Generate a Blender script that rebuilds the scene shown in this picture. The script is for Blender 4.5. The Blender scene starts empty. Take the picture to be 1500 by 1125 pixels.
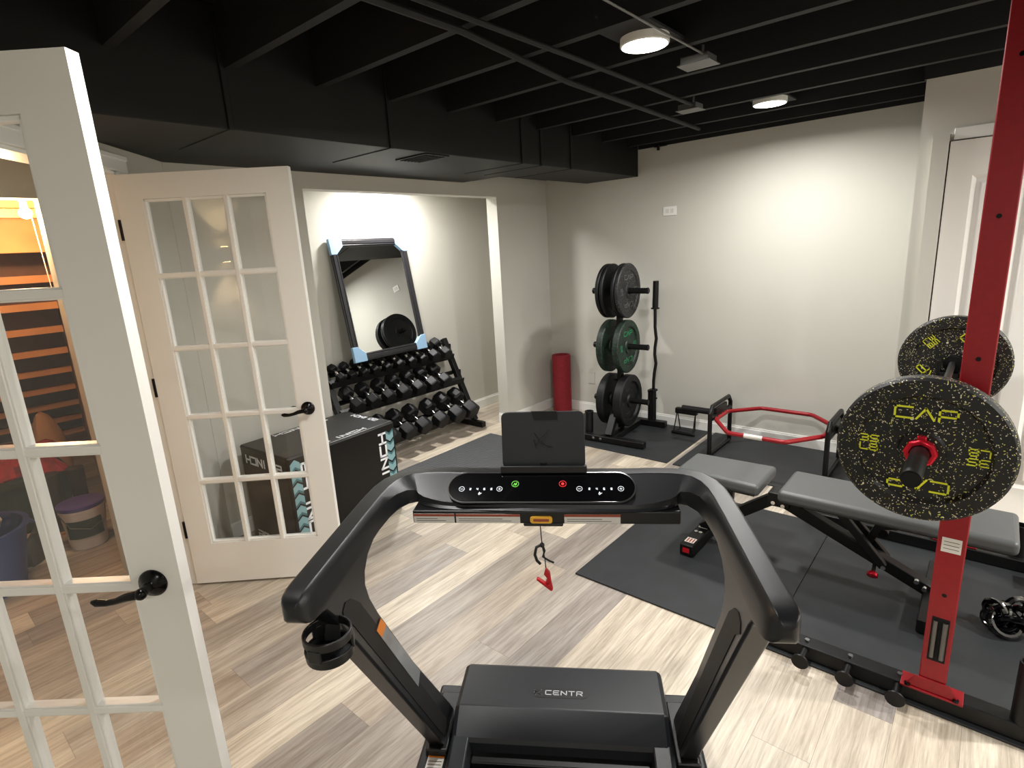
import bpy, bmesh, math, random
from mathutils import Vector, Matrix
random.seed(7)
PI = math.pi
SC = bpy.context.scene
COL = SC.collection

# ---------------------------------------------------------------- camera, view, world
CAMLOC = (3.377, -4.543, 1.63)
ROT = Matrix(((0.76260303, -0.11196305, 0.63710352),
              (0.64452254, 0.2152910, -0.73364874),
              (-0.0550211, 0.97011033, 0.23634428)))
cam_d = bpy.data.cameras.new('camera')
cam_d.sensor_fit = 'HORIZONTAL'
cam_d.sensor_width = 36.0
cam_d.lens = 821.68 / 1500 * 36.0
cam_d.clip_start = 0.02
cam = bpy.data.objects.new('camera', cam_d)
COL.objects.link(cam)
cam.matrix_world = Matrix.Translation(CAMLOC) @ ROT.to_4x4()
SC.camera = cam
SC.view_settings.view_transform = 'Standard'
SC.view_settings.look = 'None'
SC.view_settings.gamma = 1.0
SC.view_settings.use_curve_mapping = False
SC.view_settings.exposure = 0.28
wd = bpy.data.worlds.new('world')
SC.world = wd
wd.use_nodes = True
wd.node_tree.nodes['Background'].inputs[0].default_value = (0.75, 0.8, 0.9, 1)
wd.node_tree.nodes['Background'].inputs[1].default_value = 0.02

LAMP_W = 44.0          # gym ceiling discs
ALCOVE_W = 30.0

# ---------------------------------------------------------------- material helpers
def srgb(r, g, b):
    def f(c):
        c /= 255.0
        return c / 12.92 if c <= 0.04045 else ((c + 0.055) / 1.055) ** 2.4
    return (f(r), f(g), f(b), 1.0)

def mat(name, col, rough=0.5, metal=0.0, noise=0.0, nscale=40.0, bump=0.0, bscale=200.0, spec=0.5,
        emit=None, estr=0.0, coat=0.0):
    m = bpy.data.materials.new(name)
    m.use_nodes = True
    nt = m.node_tree
    p = nt.nodes['Principled BSDF']
    p.inputs['Base Color'].default_value = col
    p.inputs['Roughness'].default_value = rough
    p.inputs['Metallic'].default_value = metal
    p.inputs['Specular IOR Level'].default_value = spec
    p.inputs['Coat Weight'].default_value = coat
    if emit:
        p.inputs['Emission Color'].default_value = emit
        p.inputs['Emission Strength'].default_value = estr
    tc = nt.nodes.new('ShaderNodeTexCoord')
    if noise > 0:
        n = nt.nodes.new('ShaderNodeTexNoise')
        n.inputs['Scale'].default_value = nscale
        n.inputs['Detail'].default_value = 4
        nt.links.new(tc.outputs['Object'], n.inputs['Vector'])
        r = nt.nodes.new('ShaderNodeValToRGB')
        a = 1 - noise
        b = 1 + noise
        r.color_ramp.elements[0].position = 0.3
        r.color_ramp.elements[1].position = 0.7
        r.color_ramp.elements[0].color = (col[0] * a, col[1] * a, col[2] * a, 1)
        r.color_ramp.elements[1].color = (min(1, col[0] * b), min(1, col[1] * b), min(1, col[2] * b), 1)
        nt.links.new(n.outputs['Fac'], r.inputs['Fac'])
        nt.links.new(r.outputs['Color'], p.inputs['Base Color'])
    if bump > 0:
        n2 = nt.nodes.new('ShaderNodeTexNoise')
        n2.inputs['Scale'].default_value = bscale
        n2.inputs['Detail'].default_value = 3
        nt.links.new(tc.outputs['Object'], n2.inputs['Vector'])
        bp = nt.nodes.new('ShaderNodeBump')
        bp.inputs['Strength'].default_value = bump
        bp.inputs['Distance'].default_value = 0.002
        nt.links.new(n2.outputs['Fac'], bp.inputs['Height'])
        nt.links.new(bp.outputs['Normal'], p.inputs['Normal'])
    return m

def math_node(nt, op, a, b=None):
    n = nt.nodes.new('ShaderNodeMath')
    n.operation = op
    for i, v in enumerate((a, b)):
        if v is None:
            continue
        if isinstance(v, (int, float)):
            n.inputs[i].default_value = v
        else:
            nt.links.new(v, n.inputs[i])
    return n.outputs[0]

def plank_material(name, x0, wid, length, cols, rough=0.42):
    m = bpy.data.materials.new(name)
    m.use_nodes = True
    nt = m.node_tree
    L = nt.links
    p = nt.nodes['Principled BSDF']
    tc = nt.nodes.new('ShaderNodeTexCoord')
    sp = nt.nodes.new('ShaderNodeSeparateXYZ')
    L.new(tc.outputs['Object'], sp.inputs[0])
    X, Y = sp.outputs[0], sp.outputs[1]
    xs = math_node(nt, 'DIVIDE', math_node(nt, 'SUBTRACT', X, x0), wid)
    row = math_node(nt, 'FLOOR', xs)
    fx = math_node(nt, 'FRACT', xs)
    wn = nt.nodes.new('ShaderNodeTexWhiteNoise')
    wn.noise_dimensions = '1D'
    L.new(row, wn.inputs['W'])
    ys = math_node(nt, 'ADD', math_node(nt, 'DIVIDE', Y, length), wn.outputs['Value'])
    idy = math_node(nt, 'FLOOR', ys)
    fy = math_node(nt, 'FRACT', ys)
    cid = nt.nodes.new('ShaderNodeCombineXYZ')
    L.new(row, cid.inputs[0])
    L.new(idy, cid.inputs[1])
    w2 = nt.nodes.new('ShaderNodeTexWhiteNoise')
    w2.noise_dimensions = '3D'
    L.new(cid.outputs[0], w2.inputs['Vector'])
    base = nt.nodes.new('ShaderNodeValToRGB')
    el = base.color_ramp.elements
    el[0].position = 0
    el[0].color = cols[0]
    el[1].position = 1
    el[1].color = cols[-1]
    for i, c in enumerate(cols[1:-1]):
        e = el.new((i + 1) / (len(cols) - 1))
        e.color = c
    L.new(w2.outputs['Value'], base.inputs['Fac'])
    # streaks
    def streak(sx, sy, detail, dist):
        cv = nt.nodes.new('ShaderNodeCombineXYZ')
        L.new(math_node(nt, 'MULTIPLY', X, sx), cv.inputs[0])
        L.new(math_node(nt, 'MULTIPLY', Y, sy), cv.inputs[1])
        L.new(math_node(nt, 'MULTIPLY', w2.outputs['Value'], 37.0), cv.inputs[2])
        n = nt.nodes.new('ShaderNodeTexNoise')
        n.inputs['Scale'].default_value = 1.0
        n.inputs['Detail'].default_value = detail
        n.inputs['Roughness'].default_value = 0.65
        n.inputs['Distortion'].default_value = dist
        L.new(cv.outputs[0], n.inputs['Vector'])
        return n.outputs['Fac']
    s1 = streak(22, 1.7, 6, 0.8)
    s2 = streak(110, 5.0, 4, 0.4)
    def ramp(fac, a, b, p0, p1):
        r = nt.nodes.new('ShaderNodeValToRGB')
        r.color_ramp.elements[0].position = p0
        r.color_ramp.elements[1].position = p1
        r.color_ramp.elements[0].color = a
        r.color_ramp.elements[1].color = b
        L.new(fac, r.inputs['Fac'])
        return r.outputs['Color']
    def mul(a, b, f=1.0):
        mx = nt.nodes.new('ShaderNodeMix')
        mx.data_type = 'RGBA'
        mx.blend_type = 'MULTIPLY'
        mx.inputs[0].default_value = f
        L.new(a, mx.inputs[6])
        L.new(b, mx.inputs[7])
        return mx.outputs[2]
    c = mul(base.outputs['Color'], ramp(s1, (0.68, 0.65, 0.62, 1), (1.08, 1.08, 1.08, 1), 0.33, 0.6))
    c = mul(c, ramp(s2, (0.78, 0.76, 0.74, 1), (1.06, 1.06, 1.06, 1), 0.35, 0.6))
    # seams
    ex = math_node(nt, 'MINIMUM', fx, math_node(nt, 'SUBTRACT', 1.0, fx))
    ey = math_node(nt, 'MINIMUM', fy, math_node(nt, 'SUBTRACT', 1.0, fy))
    sx = math_node(nt, 'LESS_THAN', ex, 0.0045)
    sy = math_node(nt, 'LESS_THAN', ey, 0.0008)
    seam = math_node(nt, 'MAXIMUM', sx, sy)
    sm = nt.nodes.new('ShaderNodeMix')
    sm.data_type = 'RGBA'
    L.new(math_node(nt, 'MULTIPLY', seam, 0.55), sm.inputs[0])
    L.new(c, sm.inputs[6])
    sm.inputs[7].default_value = (0.12, 0.1, 0.08, 1)
    L.new(sm.outputs[2], p.inputs['Base Color'])
    p.inputs['Roughness'].default_value = rough
    bp = nt.nodes.new('ShaderNodeBump')
    bp.inputs['Strength'].default_value = 0.25
    bp.inputs['Distance'].default_value = 0.001
    L.new(s2, bp.inputs['Height'])
    L.new(bp.outputs['Normal'], p.inputs['Normal'])
    return m

def speckle_material(name, base, flecks, scale=95.0, thr=0.3, rough=0.55):
    """rubber with coloured crumbs"""
    m = bpy.data.materials.new(name)
    m.use_nodes = True
    nt = m.node_tree
    L = nt.links
    p = nt.nodes['Principled BSDF']
    tc = nt.nodes.new('ShaderNodeTexCoord')
    n = nt.nodes.new('ShaderNodeTexNoise')
    n.inputs['Scale'].default_value = 30
    L.new(tc.outputs['Object'], n.inputs['Vector'])
    mx = nt.nodes.new('ShaderNodeMix')
    mx.data_type = 'VECTOR'
    mx.inputs[0].default_value = 0.035
    L.new(tc.outputs['Object'], mx.inputs[4])
    L.new(n.outputs['Color'], mx.inputs[5])
    v = nt.nodes.new('ShaderNodeTexVoronoi')
    v.inputs['Scale'].default_value = scale
    L.new(mx.outputs[1], v.inputs['Vector'])
    sp = nt.nodes.new('ShaderNodeSeparateColor')
    L.new(v.outputs['Color'], sp.inputs[0])
    pick = math_node(nt, 'LESS_THAN', sp.outputs[0], thr)
    core = math_node(nt, 'LESS_THAN', v.outputs['Distance'], 0.36)
    fac = math_node(nt, 'MULTIPLY', pick, core)
    r = nt.nodes.new('ShaderNodeValToRGB')
    r.color_ramp.interpolation = 'CONSTANT'
    r.color_ramp.elements[0].color = flecks[0]
    r.color_ramp.elements[1].position = 0.72
    r.color_ramp.elements[1].color = flecks[1]
    L.new(sp.outputs[1], r.inputs['Fac'])
    o = nt.nodes.new('ShaderNodeMix')
    o.data_type = 'RGBA'
    L.new(fac, o.inputs[0])
    o.inputs[6].default_value = base
    L.new(r.outputs['Color'], o.inputs[7])
    L.new(o.outputs[2], p.inputs['Base Color'])
    p.inputs['Roughness'].default_value = rough
    return m

def tread_material(name, col):
    """studded mat: small raised diamonds"""
    m = mat(name, col, 0.6)
    nt = m.node_tree
    p = nt.nodes['Principled BSDF']
    tc = nt.nodes.new('ShaderNodeTexCoord')
    v = nt.nodes.new('ShaderNodeTexVoronoi')
    v.distance = 'MANHATTAN'
    v.inputs['Scale'].default_value = 36
    v.inputs['Randomness'].default_value = 0.0
    nt.links.new(tc.outputs['Object'], v.inputs['Vector'])
    b = nt.nodes.new('ShaderNodeBump')
    b.inputs['Strength'].default_value = 0.9
    b.inputs['Distance'].default_value = 0.004
    nt.links.new(v.outputs['Distance'], b.inputs['Height'])
    nt.links.new(b.outputs['Normal'], p.inputs['Normal'])
    return m

def pane_material(name, tint=(0.985, 0.99, 0.985, 1)):
    m = bpy.data.materials.new(name)
    m.use_nodes = True
    nt = m.node_tree
    for n in list(nt.nodes):
        nt.nodes.remove(n)
    out = nt.nodes.new('ShaderNodeOutputMaterial')
    t = nt.nodes.new('ShaderNodeBsdfTransparent')
    t.inputs[0].default_value = tint
    g = nt.nodes.new('ShaderNodeBsdfGlossy')
    g.inputs['Roughness'].default_value = 0.02
    fr = nt.nodes.new('ShaderNodeFresnel')
    geo = nt.nodes.new('ShaderNodeNewGeometry')   # the node inverts the index on back faces: feed it the inverse there
    nt.links.new(math_node(nt, 'SUBTRACT', 1.5, math_node(nt, 'MULTIPLY', geo.outputs['Backfacing'], 1.5 - 1 / 1.5)), fr.inputs['IOR'])
    mx = nt.nodes.new('ShaderNodeMixShader')
    nt.links.new(fr.outputs[0], mx.inputs[0])
    nt.links.new(t.outputs[0], mx.inputs[1])
    nt.links.new(g.outputs[0], mx.inputs[2])
    nt.links.new(mx.outputs[0], out.inputs[0])
    return m

M = {}
M['floor'] = plank_material('oak_vinyl_planks', 0.9585, 0.1785, 1.22,
    [srgb(134, 127, 122), srgb(202, 192, 174), srgb(168, 156, 142), srgb(210, 201, 183), srgb(146, 139, 134),
     srgb(205, 194, 176), srgb(180, 170, 155)])
M['wall'] = mat('greige_paint', srgb(196, 194, 185), 0.7, noise=0.012, nscale=3, bump=0.08, bscale=260)
M['white'] = mat('white_trim_paint', srgb(236, 236, 232), 0.42)
M['door_white'] = mat('white_door_paint', srgb(232, 230, 224), 0.35)
M['black_ceiling'] = mat('flat_black_paint', srgb(10, 10, 12), 0.7, noise=0.2, nscale=6)
M['duct'] = mat('black_painted_duct', srgb(20, 19, 18), 0.55, spec=0.3, noise=0.12, nscale=4)
M['dark_gap'] = mat('dark_gap', srgb(8, 8, 8), 0.9)
M['pane'] = pane_material('clear_glass')
M['handle_black'] = mat('oil_black_metal', srgb(16, 14, 14), 0.22, 0.6)
M['matte_black'] = mat('matte_black_metal', srgb(12, 12, 13), 0.42, 0.1, spec=0.35, bump=0.1, bscale=500)
M['gloss_black'] = mat('gloss_black', srgb(8, 8, 10), 0.08, coat=0.6)
M['tread_body'] = mat('graphite_powder_coat', srgb(28, 29, 31), 0.34, 0.2, spec=0.4, bump=0.12, bscale=900)
M['tread_plastic'] = mat('charcoal_plastic', srgb(31, 33, 36), 0.38, spec=0.35, bump=0.15, bscale=700)
M['tread_dark'] = mat('dark_plastic', srgb(11, 11, 12), 0.4)
M['recess'] = mat('recess_black', srgb(7, 7, 7), 0.6)
M['belt'] = mat('belt_rubber', srgb(38, 38, 40), 0.6, bump=0.2, bscale=800)
M['rubber_mat'] = mat('black_rubber_mat', srgb(40, 42, 44), 0.52, spec=0.32, noise=0.13, nscale=7, bump=0.25, bscale=300)
M['grey_mat'] = tread_material('studded_foam_mat', srgb(66, 68, 70))
M['pad'] = mat('grey_vinyl_pad', srgb(78, 80, 80), 0.42, bump=0.15, bscale=500)
M['red'] = mat('red_powder_coat', srgb(142, 12, 24), 0.38, 0.15, noise=0.08, nscale=60)
M['red_plastic'] = mat('red_plastic', srgb(190, 22, 34), 0.3)
M['red_anodised'] = mat('red_anodised_metal', srgb(205, 30, 50), 0.25, 0.6)
M['roller_red'] = mat('crimson_foam', srgb(150, 32, 44), 0.75, noise=0.18, nscale=60, bump=0.3, bscale=150)
M['chrome'] = mat('chrome', srgb(200, 200, 200), 0.15, 1.0)
M['rod'] = mat('worn_steel', srgb(105, 105, 105), 0.35, 1.0)
M['steel'] = mat('brushed_steel', srgb(150, 150, 150), 0.3, 1.0)
M['rubber'] = mat('black_rubber', srgb(14, 15, 17), 0.5, spec=0.3, bump=0.2, bscale=250)
M['rubber_speck_grey'] = speckle_material('grey_flecked_rubber', srgb(20, 20, 22), [srgb(105, 105, 105), srgb(80, 80, 82)], 130, 0.35)
M['rubber_speck_green'] = speckle_material('green_flecked_rubber', srgb(16, 26, 20), [srgb(20, 110, 70), srgb(45, 70, 55)], 130, 0.35)
M['rubber_speck_yellow'] = speckle_material('yellow_flecked_rubber', srgb(7, 7, 6), [srgb(214, 206, 176), srgb(190, 192, 80)], 210, 0.30, 0.5)
M['yellow_ink'] = mat('yellow_lettering', srgb(214, 218, 40), 0.5)
M['green_ink'] = mat('green_lettering', srgb(30, 140, 90), 0.5)
M['grey_ink'] = mat('grey_lettering', srgb(92, 92, 92), 0.5)
M['white_ink'] = mat('white_lettering', srgb(230, 232, 235), 0.4)
M['dim_ink'] = mat('embossed_black_logo', srgb(12, 12, 12), 0.25)
M['silver_ink'] = mat('silver_lettering', srgb(190, 194, 200), 0.3, 0.2)
M['box_skin'] = mat('black_vinyl_cover', srgb(8, 7, 7), 0.34, spec=0.35, bump=0.1, bscale=90)
M['teal1'] = mat('teal_chevron', srgb(126, 164, 170), 0.4)
M['teal2'] = mat('dark_teal_chevron', srgb(62, 104, 110), 0.4)
M['paper'] = mat('label_paper', srgb(215, 212, 205), 0.5)
M['paper_grey'] = mat('grey_label_paper', srgb(120, 124, 128), 0.3)
M['orange'] = mat('orange_label', srgb(226, 128, 32), 0.5)
M['rust'] = mat('rust_label', srgb(150, 70, 48), 0.5)
M['print'] = mat('label_print', srgb(95, 92, 92), 0.5)
M['yellow'] = mat('yellow_plastic', srgb(232, 176, 52), 0.4)
M['led_white'] = mat('white_led', (0.8, 0.85, 0.9, 1), 0.5, emit=(0.9, 0.95, 1, 1), estr=0.3)
M['led_green'] = mat('green_led', srgb(60, 160, 40), 0.5, emit=(0.25, 0.8, 0.08, 1), estr=0.6)
M['led_red'] = mat('red_led', srgb(200, 20, 20), 0.5, emit=(1, 0.03, 0.03, 1), estr=0.6)
M['mirror'] = mat('mirror_glass', (0.88, 0.9, 0.89, 1), 0.0, 1.0)
M['frame_black'] = mat('black_frame', srgb(36, 35, 38), 0.3)
M['blue_foam'] = mat('pale_blue_card', srgb(142, 178, 208), 0.6)
M['lens'] = mat('lamp_lens', (1, 1, 1, 1), 0.5, emit=(1, 0.97, 0.9, 1), estr=14.0)
M['plastic_white'] = mat('white_plastic', srgb(235, 235, 230), 0.35)
M['galv'] = mat('galvanised_steel', srgb(120, 120, 118), 0.4, 0.7)
M['pine'] = mat('raw_pine', srgb(205, 140, 82), 0.6, noise=0.14, nscale=5)
M['stud'] = mat('tan_board', srgb(186, 150, 120), 0.65, noise=0.08, nscale=5)
M['riser_shaded'] = mat('shaded_stair_board', srgb(92, 62, 46), 0.85, noise=0.2, nscale=30)  # shade on the lower riser backs put into the board colour
M['bulb'] = mat('warm_bulb', (1, 0.8, 0.5, 1), 0.4, emit=(1, 0.66, 0.3, 1), estr=45.0)
M['blue_bin'] = mat('blue_plastic', srgb(46, 60, 110), 0.45)
M['bucket'] = mat('bucket_white', srgb(205, 195, 190), 0.4)
M['purple'] = mat('purple_plastic', srgb(78, 66, 130), 0.35)
M['green_box'] = mat('dark_green_fabric', srgb(38, 50, 40), 0.8)
M['cloth_red'] = mat('red_cloth', srgb(150, 34, 38), 0.9, noise=0.5, nscale=25)
M['boot'] = mat('dark_leather', srgb(48, 44, 38), 0.6)
M['cardboard'] = mat('cardboard', srgb(178, 134, 92), 0.8, noise=0.06)

# ---------------------------------------------------------------- mesh builder
class MB:
    def __init__(self):
        self.bm = bmesh.new()
        self.mats = []

    def _mi(self, m):
        if m is None:
            return 0
        if m not in self.mats:
            self.mats.append(m)
        return self.mats.index(m)

    def face(self, vs, m=None):
        try:
            f = self.bm.faces.new(vs)
            f.material_index = self._mi(m)
            f.smooth = True
            return f
        except ValueError:
            return None

    def box(self, c, s, rot=None, m=None, pivot=None):
        hx, hy, hz = s[0] / 2, s[1] / 2, s[2] / 2
        R = rot if rot is not None else Matrix.Identity(3)
        c = Vector(c)
        vs = []
        for dx, dy, dz in ((-1, -1, -1), (1, -1, -1), (1, 1, -1), (-1, 1, -1), (-1, -1, 1), (1, -1, 1), (1, 1, 1), (-1, 1, 1)):
            vs.append(self.bm.verts.new(c + R @ Vector((dx * hx, dy * hy, dz * hz))))
        for q in ((3, 2, 1, 0), (4, 5, 6, 7), (0, 1, 5, 4), (1, 2, 6, 5), (2, 3, 7, 6), (3, 0, 4, 7)):
            self.face([vs[i] for i in q], m)
        return self

    def bb(self, x0, x1, y0, y1, z0, z1, m=None):
        return self.box(((x0 + x1) / 2, (y0 + y1) / 2, (z0 + z1) / 2), (abs(x1 - x0), abs(y1 - y0), abs(z1 - z0)), m=m)

    def bar(self, p0, p1, w, h, up=(0, 0, 1), m=None):
        """rectangular bar from p0 to p1; w across, h along up"""
        p0, p1 = Vector(p0), Vector(p1)
        d = (p1 - p0)
        L = d.length
        y = d.normalized()
        u = Vector(up)
        x = y.cross(u)
        if x.length < 1e-5:
            x = y.cross(Vector((1, 0, 0)))
        x.normalize()
        z = x.cross(y).normalized()
        R = Matrix((x, y, z)).transposed()
        return self.box((p0 + p1) / 2, (w, L, h), R, m)

    def loft(self, secs, m=None, cap=True, closed=True):
        rows = [[self.bm.verts.new(Vector(p)) for p in s] for s in secs]
        n = len(rows[0])
        for a, b in zip(rows, rows[1:]):
            rng = n if closed else n - 1
            for i in range(rng):
                j = (i + 1) % n
                self.face([a[i], a[j], b[j], b[i]], m)
        if cap:
            self.face(list(reversed(rows[0])), m)
            self.face(rows[-1], m)
        return self

    def tube(self, pts, r, n=12, m=None, cap=True):
        pts = [Vector(p) for p in pts]
        rs = r if isinstance(r, (list, tuple)) else [r] * len(pts)
        secs = []
        ref = None
        for i, p in enumerate(pts):
            if i == 0:
                t = pts[1] - pts[0]
            elif i == len(pts) - 1:
                t = pts[-1] - pts[-2]
            else:
                t = (pts[i + 1] - p).normalized() + (p - pts[i - 1]).normalized()
            t.normalize()
            if ref is None:
                ref = t.cross(Vector((0, 0, 1)))
                if ref.length < 1e-3:
                    ref = t.cross(Vector((1, 0, 0)))
                ref.normalize()
            ref = (ref - t * ref.dot(t)).normalized()
            b = t.cross(ref)
            secs.append([p + (ref * math.cos(2 * PI * k / n) + b * math.sin(2 * PI * k / n)) * rs[i] for k in range(n)])
        return self.loft(secs, m, cap)

    def lathe(self, prof, o=(0, 0, 0), axis=(0, 0, 1), n=32, m=None, closed=False):
        """prof: list of (r, h)"""
        o = Vector(o)
        a = Vector(axis).normalized()
        u = a.cross(Vector((0, 0, 1)))
        if u.length < 1e-3:
            u = Vector((1, 0, 0))
        u.normalize()
        v = a.cross(u)
        rows = []
        for r, h in prof:
            if r < 1e-6:
                rows.append([self.bm.verts.new(o + a * h)])
            else:
                rows.append([self.bm.verts.new(o + a * h + (u * math.cos(2 * PI * k / n) + v * math.sin(2 * PI * k / n)) * r) for k in range(n)])
        pairs = list(zip(rows, rows[1:]))
        if closed:
            pairs.append((rows[-1], rows[0]))
        for A, B in pairs:
            for k in range(n):
                j = (k + 1) % n
                if len(A) == 1 and len(B) == 1:
                    continue
                if len(A) == 1:
                    self.face([A[0], B[j], B[k]], m)
                elif len(B) == 1:
                    self.face([A[k], A[j], B[0]], m)
                else:
                    self.face([A[k], A[j], B[j], B[k]], m)
        return self

    def cyl(self, p0, p1, r, n=20, m=None, r1=None):
        d = Vector(p1) - Vector(p0)
        L = d.length
        return self.lathe([(0, 0), (r, 0), (r if r1 is None else r1, L), (0, L)], p0, d, n, m)

    def prism(self, poly, ext, m=None):
        """poly: 3D points of a planar outline; ext: extrusion vector"""
        e = Vector(ext)
        a = [self.bm.verts.new(Vector(p)) for p in poly]
        b = [self.bm.verts.new(Vector(p) + e) for p in poly]
        n = len(a)
        for i in range(n):
            j = (i + 1) % n
            self.face([a[i], a[j], b[j], b[i]], m)
        self.face(list(reversed(a)), m)
        self.face(b, m)
        return self

    def sphere(self, c, r, n=16, m=None, s=(1, 1, 1)):
        mat4 = Matrix.Translation(c) @ Matrix.Diagonal((r * s[0], r * s[1], r * s[2], 1))
        ret = bmesh.ops.create_uvsphere(self.bm, u_segments=n, v_segments=max(6, n // 2), radius=1.0, matrix=mat4)
        mi = self._mi(m)
        for v in ret['verts']:
            for f in v.link_faces:
                f.material_index = mi
                f.smooth = True
        return self

    def build(self, name, m, parent=None, bevel=0.0, seg=2, sharp=35, loc=None):
        bmesh.ops.recalc_face_normals(self.bm, faces=self.bm.faces[:])
        lim = math.radians(sharp)
        for e in self.bm.edges:
            if len(e.link_faces) == 2 and e.calc_face_angle(0) > lim:
                e.smooth = False
        me = bpy.data.meshes.new(name)
        self.bm.to_mesh(me)
        self.bm.free()
        mm = self.mats if self.mats else [m]
        for x in mm:
            me.materials.append(x if x is not None else m)
        o = bpy.data.objects.new(name, me)
        COL.objects.link(o)
        if parent is not None:
            o.parent = parent
        if loc is not None:
            o.location = loc
        if bevel > 0:
            b = o.modifiers.new('bevel', 'BEVEL')
            b.width = bevel
            b.segments = seg
            b.limit_method = 'ANGLE'
            b.angle_limit = math.radians(40)
            b.harden_normals = False
        wn_ = o.modifiers.new('normals', 'WEIGHTED_NORMAL')
        wn_.keep_sharp = True
        return o

def thing(name, label, cat, loc=(0, 0, 0), rz=0.0, group=None):
    o = bpy.data.objects.new(name, None)
    COL.objects.link(o)
    o.empty_display_size = 0.1
    o.location = loc
    o.rotation_euler = (0, 0, rz)
    o['label'] = label
    o['category'] = cat
    if group:
        o['group'] = group
    return o

def tag(o, label, cat, group=None):
    o['label'] = label
    o['category'] = cat
    if group:
        o['group'] = group
    return o

def struct(o, label=None, cat=None):
    o['kind'] = 'structure'
    if label:
        o['label'] = label
    if cat:
        o['category'] = cat
    return o

def copy_tree(o, parent=None):
    c = o.copy()
    COL.objects.link(c)
    c.parent = parent
    for ch in [x for x in bpy.data.objects if x.parent == o and x != c]:
        copy_tree(ch, c)
    return c

# boxy stroke lettering
GL = {
 'C': [[(1, 1), (0, 1), (0, 0), (1, 0)]], 'A': [[(0, 0), (.5, 1), (1, 0)]],
 'P': [[(0, 0), (0, 1), (1, 1), (1, .42), (0, .42)]], '3': [[(0, 1), (1, 1), (1, 0), (0, 0)], [(.25, .5), (1, .5)]],
 '5': [[(1, 1), (0, 1), (0, .5), (1, .5), (1, 0), (0, 0)]], 'L': [[(0, 1), (0, 0), (1, 0)]],
 'B': [[(0, 0), (0, 1), (.9, 1), (.9, .5), (0, .5)], [(.9, .5), (1, .45), (1, 0), (0, 0)]],
 'I': [[(.5, 0), (.5, 1)]], 'N': [[(0, 0), (0, 1), (1, 0), (1, 1)]], 'H': [[(0, 0), (0, 1)], [(1, 0), (1, 1)], [(0, .5), (1, .5)]],
 '2': [[(0, 1), (1, 1), (1, .5), (0, .5), (0, 0), (1, 0)]], '4': [[(0, 1), (0, .45), (1, .45)], [(1, 1), (1, 0)]],
 '0': [[(0, 0), (0, 1), (1, 1), (1, 0), (0, 0)]], 'E': [[(1, 1), (0, 1), (0, 0), (1, 0)], [(0, .5), (.9, .5)]],
 'T': [[(0, 1), (1, 1)], [(.5, 1), (.5, 0)]], 'R': [[(0, 0), (0, 1), (1, 1), (1, .45), (0, .45)], [(.5, .45), (1, 0)]],
 '-': [[(0, .5), (1, .5)]], '+': [[(0, .5), (1, .5)], [(.5, 0), (.5, 1)]],
 '8': [[(0, 0), (0, 1), (1, 1), (1, 0), (0, 0)], [(0, .5), (1, .5)]], '6': [[(1, 1), (0, 1), (0, 0), (1, 0), (1, .5), (0, .5)]],
}
def strokes(mb, lines, o, xd, yd, t, thick, m=None):
    o, xd, yd = Vector(o), Vector(xd), Vector(yd)
    nrm = xd.normalized().cross(yd.normalized())
    for pl in lines:
        P = [o + xd * a + yd * b for a, b in pl]
        for a, b in zip(P, P[1:]):
            d = (b - a)
            if d.length < 1e-7:
                continue
            e = d.normalized() * t / 2
            mb.bar(a - e, b + e, t, thick, up=nrm, m=m)
def text(mb, s, o, xd, yd, h, w, gap, t, thick=0.001, m=None):
    """o: lower-left; xd, yd unit vectors"""
    xd, yd = Vector(xd).normalized(), Vector(yd).normalized()
    p = Vector(o)
    for ch in s:
        if ch == ' ':
            p = p + xd * (w * 0.6 + gap)
            continue
        ww = w * (0.35 if ch == 'I' else 1)
        strokes(mb, GL[ch], p, xd * ww, yd * h, t, thick, m)
        p = p + xd * (ww + gap)
def text_len(s, w, gap):
    return sum((w * 0.6 + gap) if c == ' ' else (w * (0.35 if c == 'I' else 1) + gap) for c in s) - gap

def ring(mb, c, r, nrm, t=0.0015, m=None, n=20):
    """flat annulus of small depth"""
    mb.lathe([(r - t, 0), (r, 0), (r, 0.0008), (r - t, 0.0008)], c, nrm, n, m, closed=True)

def rrect(w, h, r, n=5):
    pts = []
    for cx, cy, a0 in ((w / 2 - r, h / 2 - r, 0), (-w / 2 + r, h / 2 - r, 90), (-w / 2 + r, -h / 2 + r, 180), (w / 2 - r, -h / 2 + r, 270)):
        for k in range(n + 1):
            a = math.radians(a0 + 90 * k / n)
            pts.append((cx + r * math.cos(a), cy + r * math.sin(a)))
    return pts

ORD = ['first', 'second', 'third', 'fourth', 'fifth', 'sixth', 'seventh', 'eighth', 'ninth', 'tenth', 'eleventh']

# ================================================================ THE SETTING
H_CEIL = 2.60
b = MB(); b.bb(-3.5, 6.1, -6.1, 0.12, -0.05, 0.0)
struct(b.build('floor', M['floor']), 'grey and cream wood plank floor running through the whole basement', 'floor')

# --- left wall with the wide alcove opening
b = MB()
b.bb(-0.12, 0, -3.33, -2.55, 0, H_CEIL)
b.bb(-0.12, 0, -2.55, -0.722, 2.06, H_CEIL)
b.bb(-0.12, 0, -0.722, 0.0, 0, H_CEIL)
struct(b.build('wall_left', M['wall']), 'greige wall with the wide opening into the mirror alcove', 'wall')
b = MB(); b.bb(-0.76, 3.0, 0.0, 0.12, 0, H_CEIL)
struct(b.build('wall_back', M['wall']), 'long bare greige wall behind the weight plate tree', 'wall')
b = MB(); b.bb(0.98, 2.985, -0.012, 0.0, 2.362, H_CEIL); b.bb(2.975, 6.0, -0.66, 0.0, 2.362, H_CEIL)
struct(b.build('trim_2', M['black_ceiling']), 'black painted rim above the walls', 'trim')
b = MB(); b.bb(2.985, 6.1, -0.66, 0.12, 0, 2.36)
struct(b.build('wall_closet', M['wall']), 'greige wall stepping forward around the white panel door', 'wall')
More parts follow.
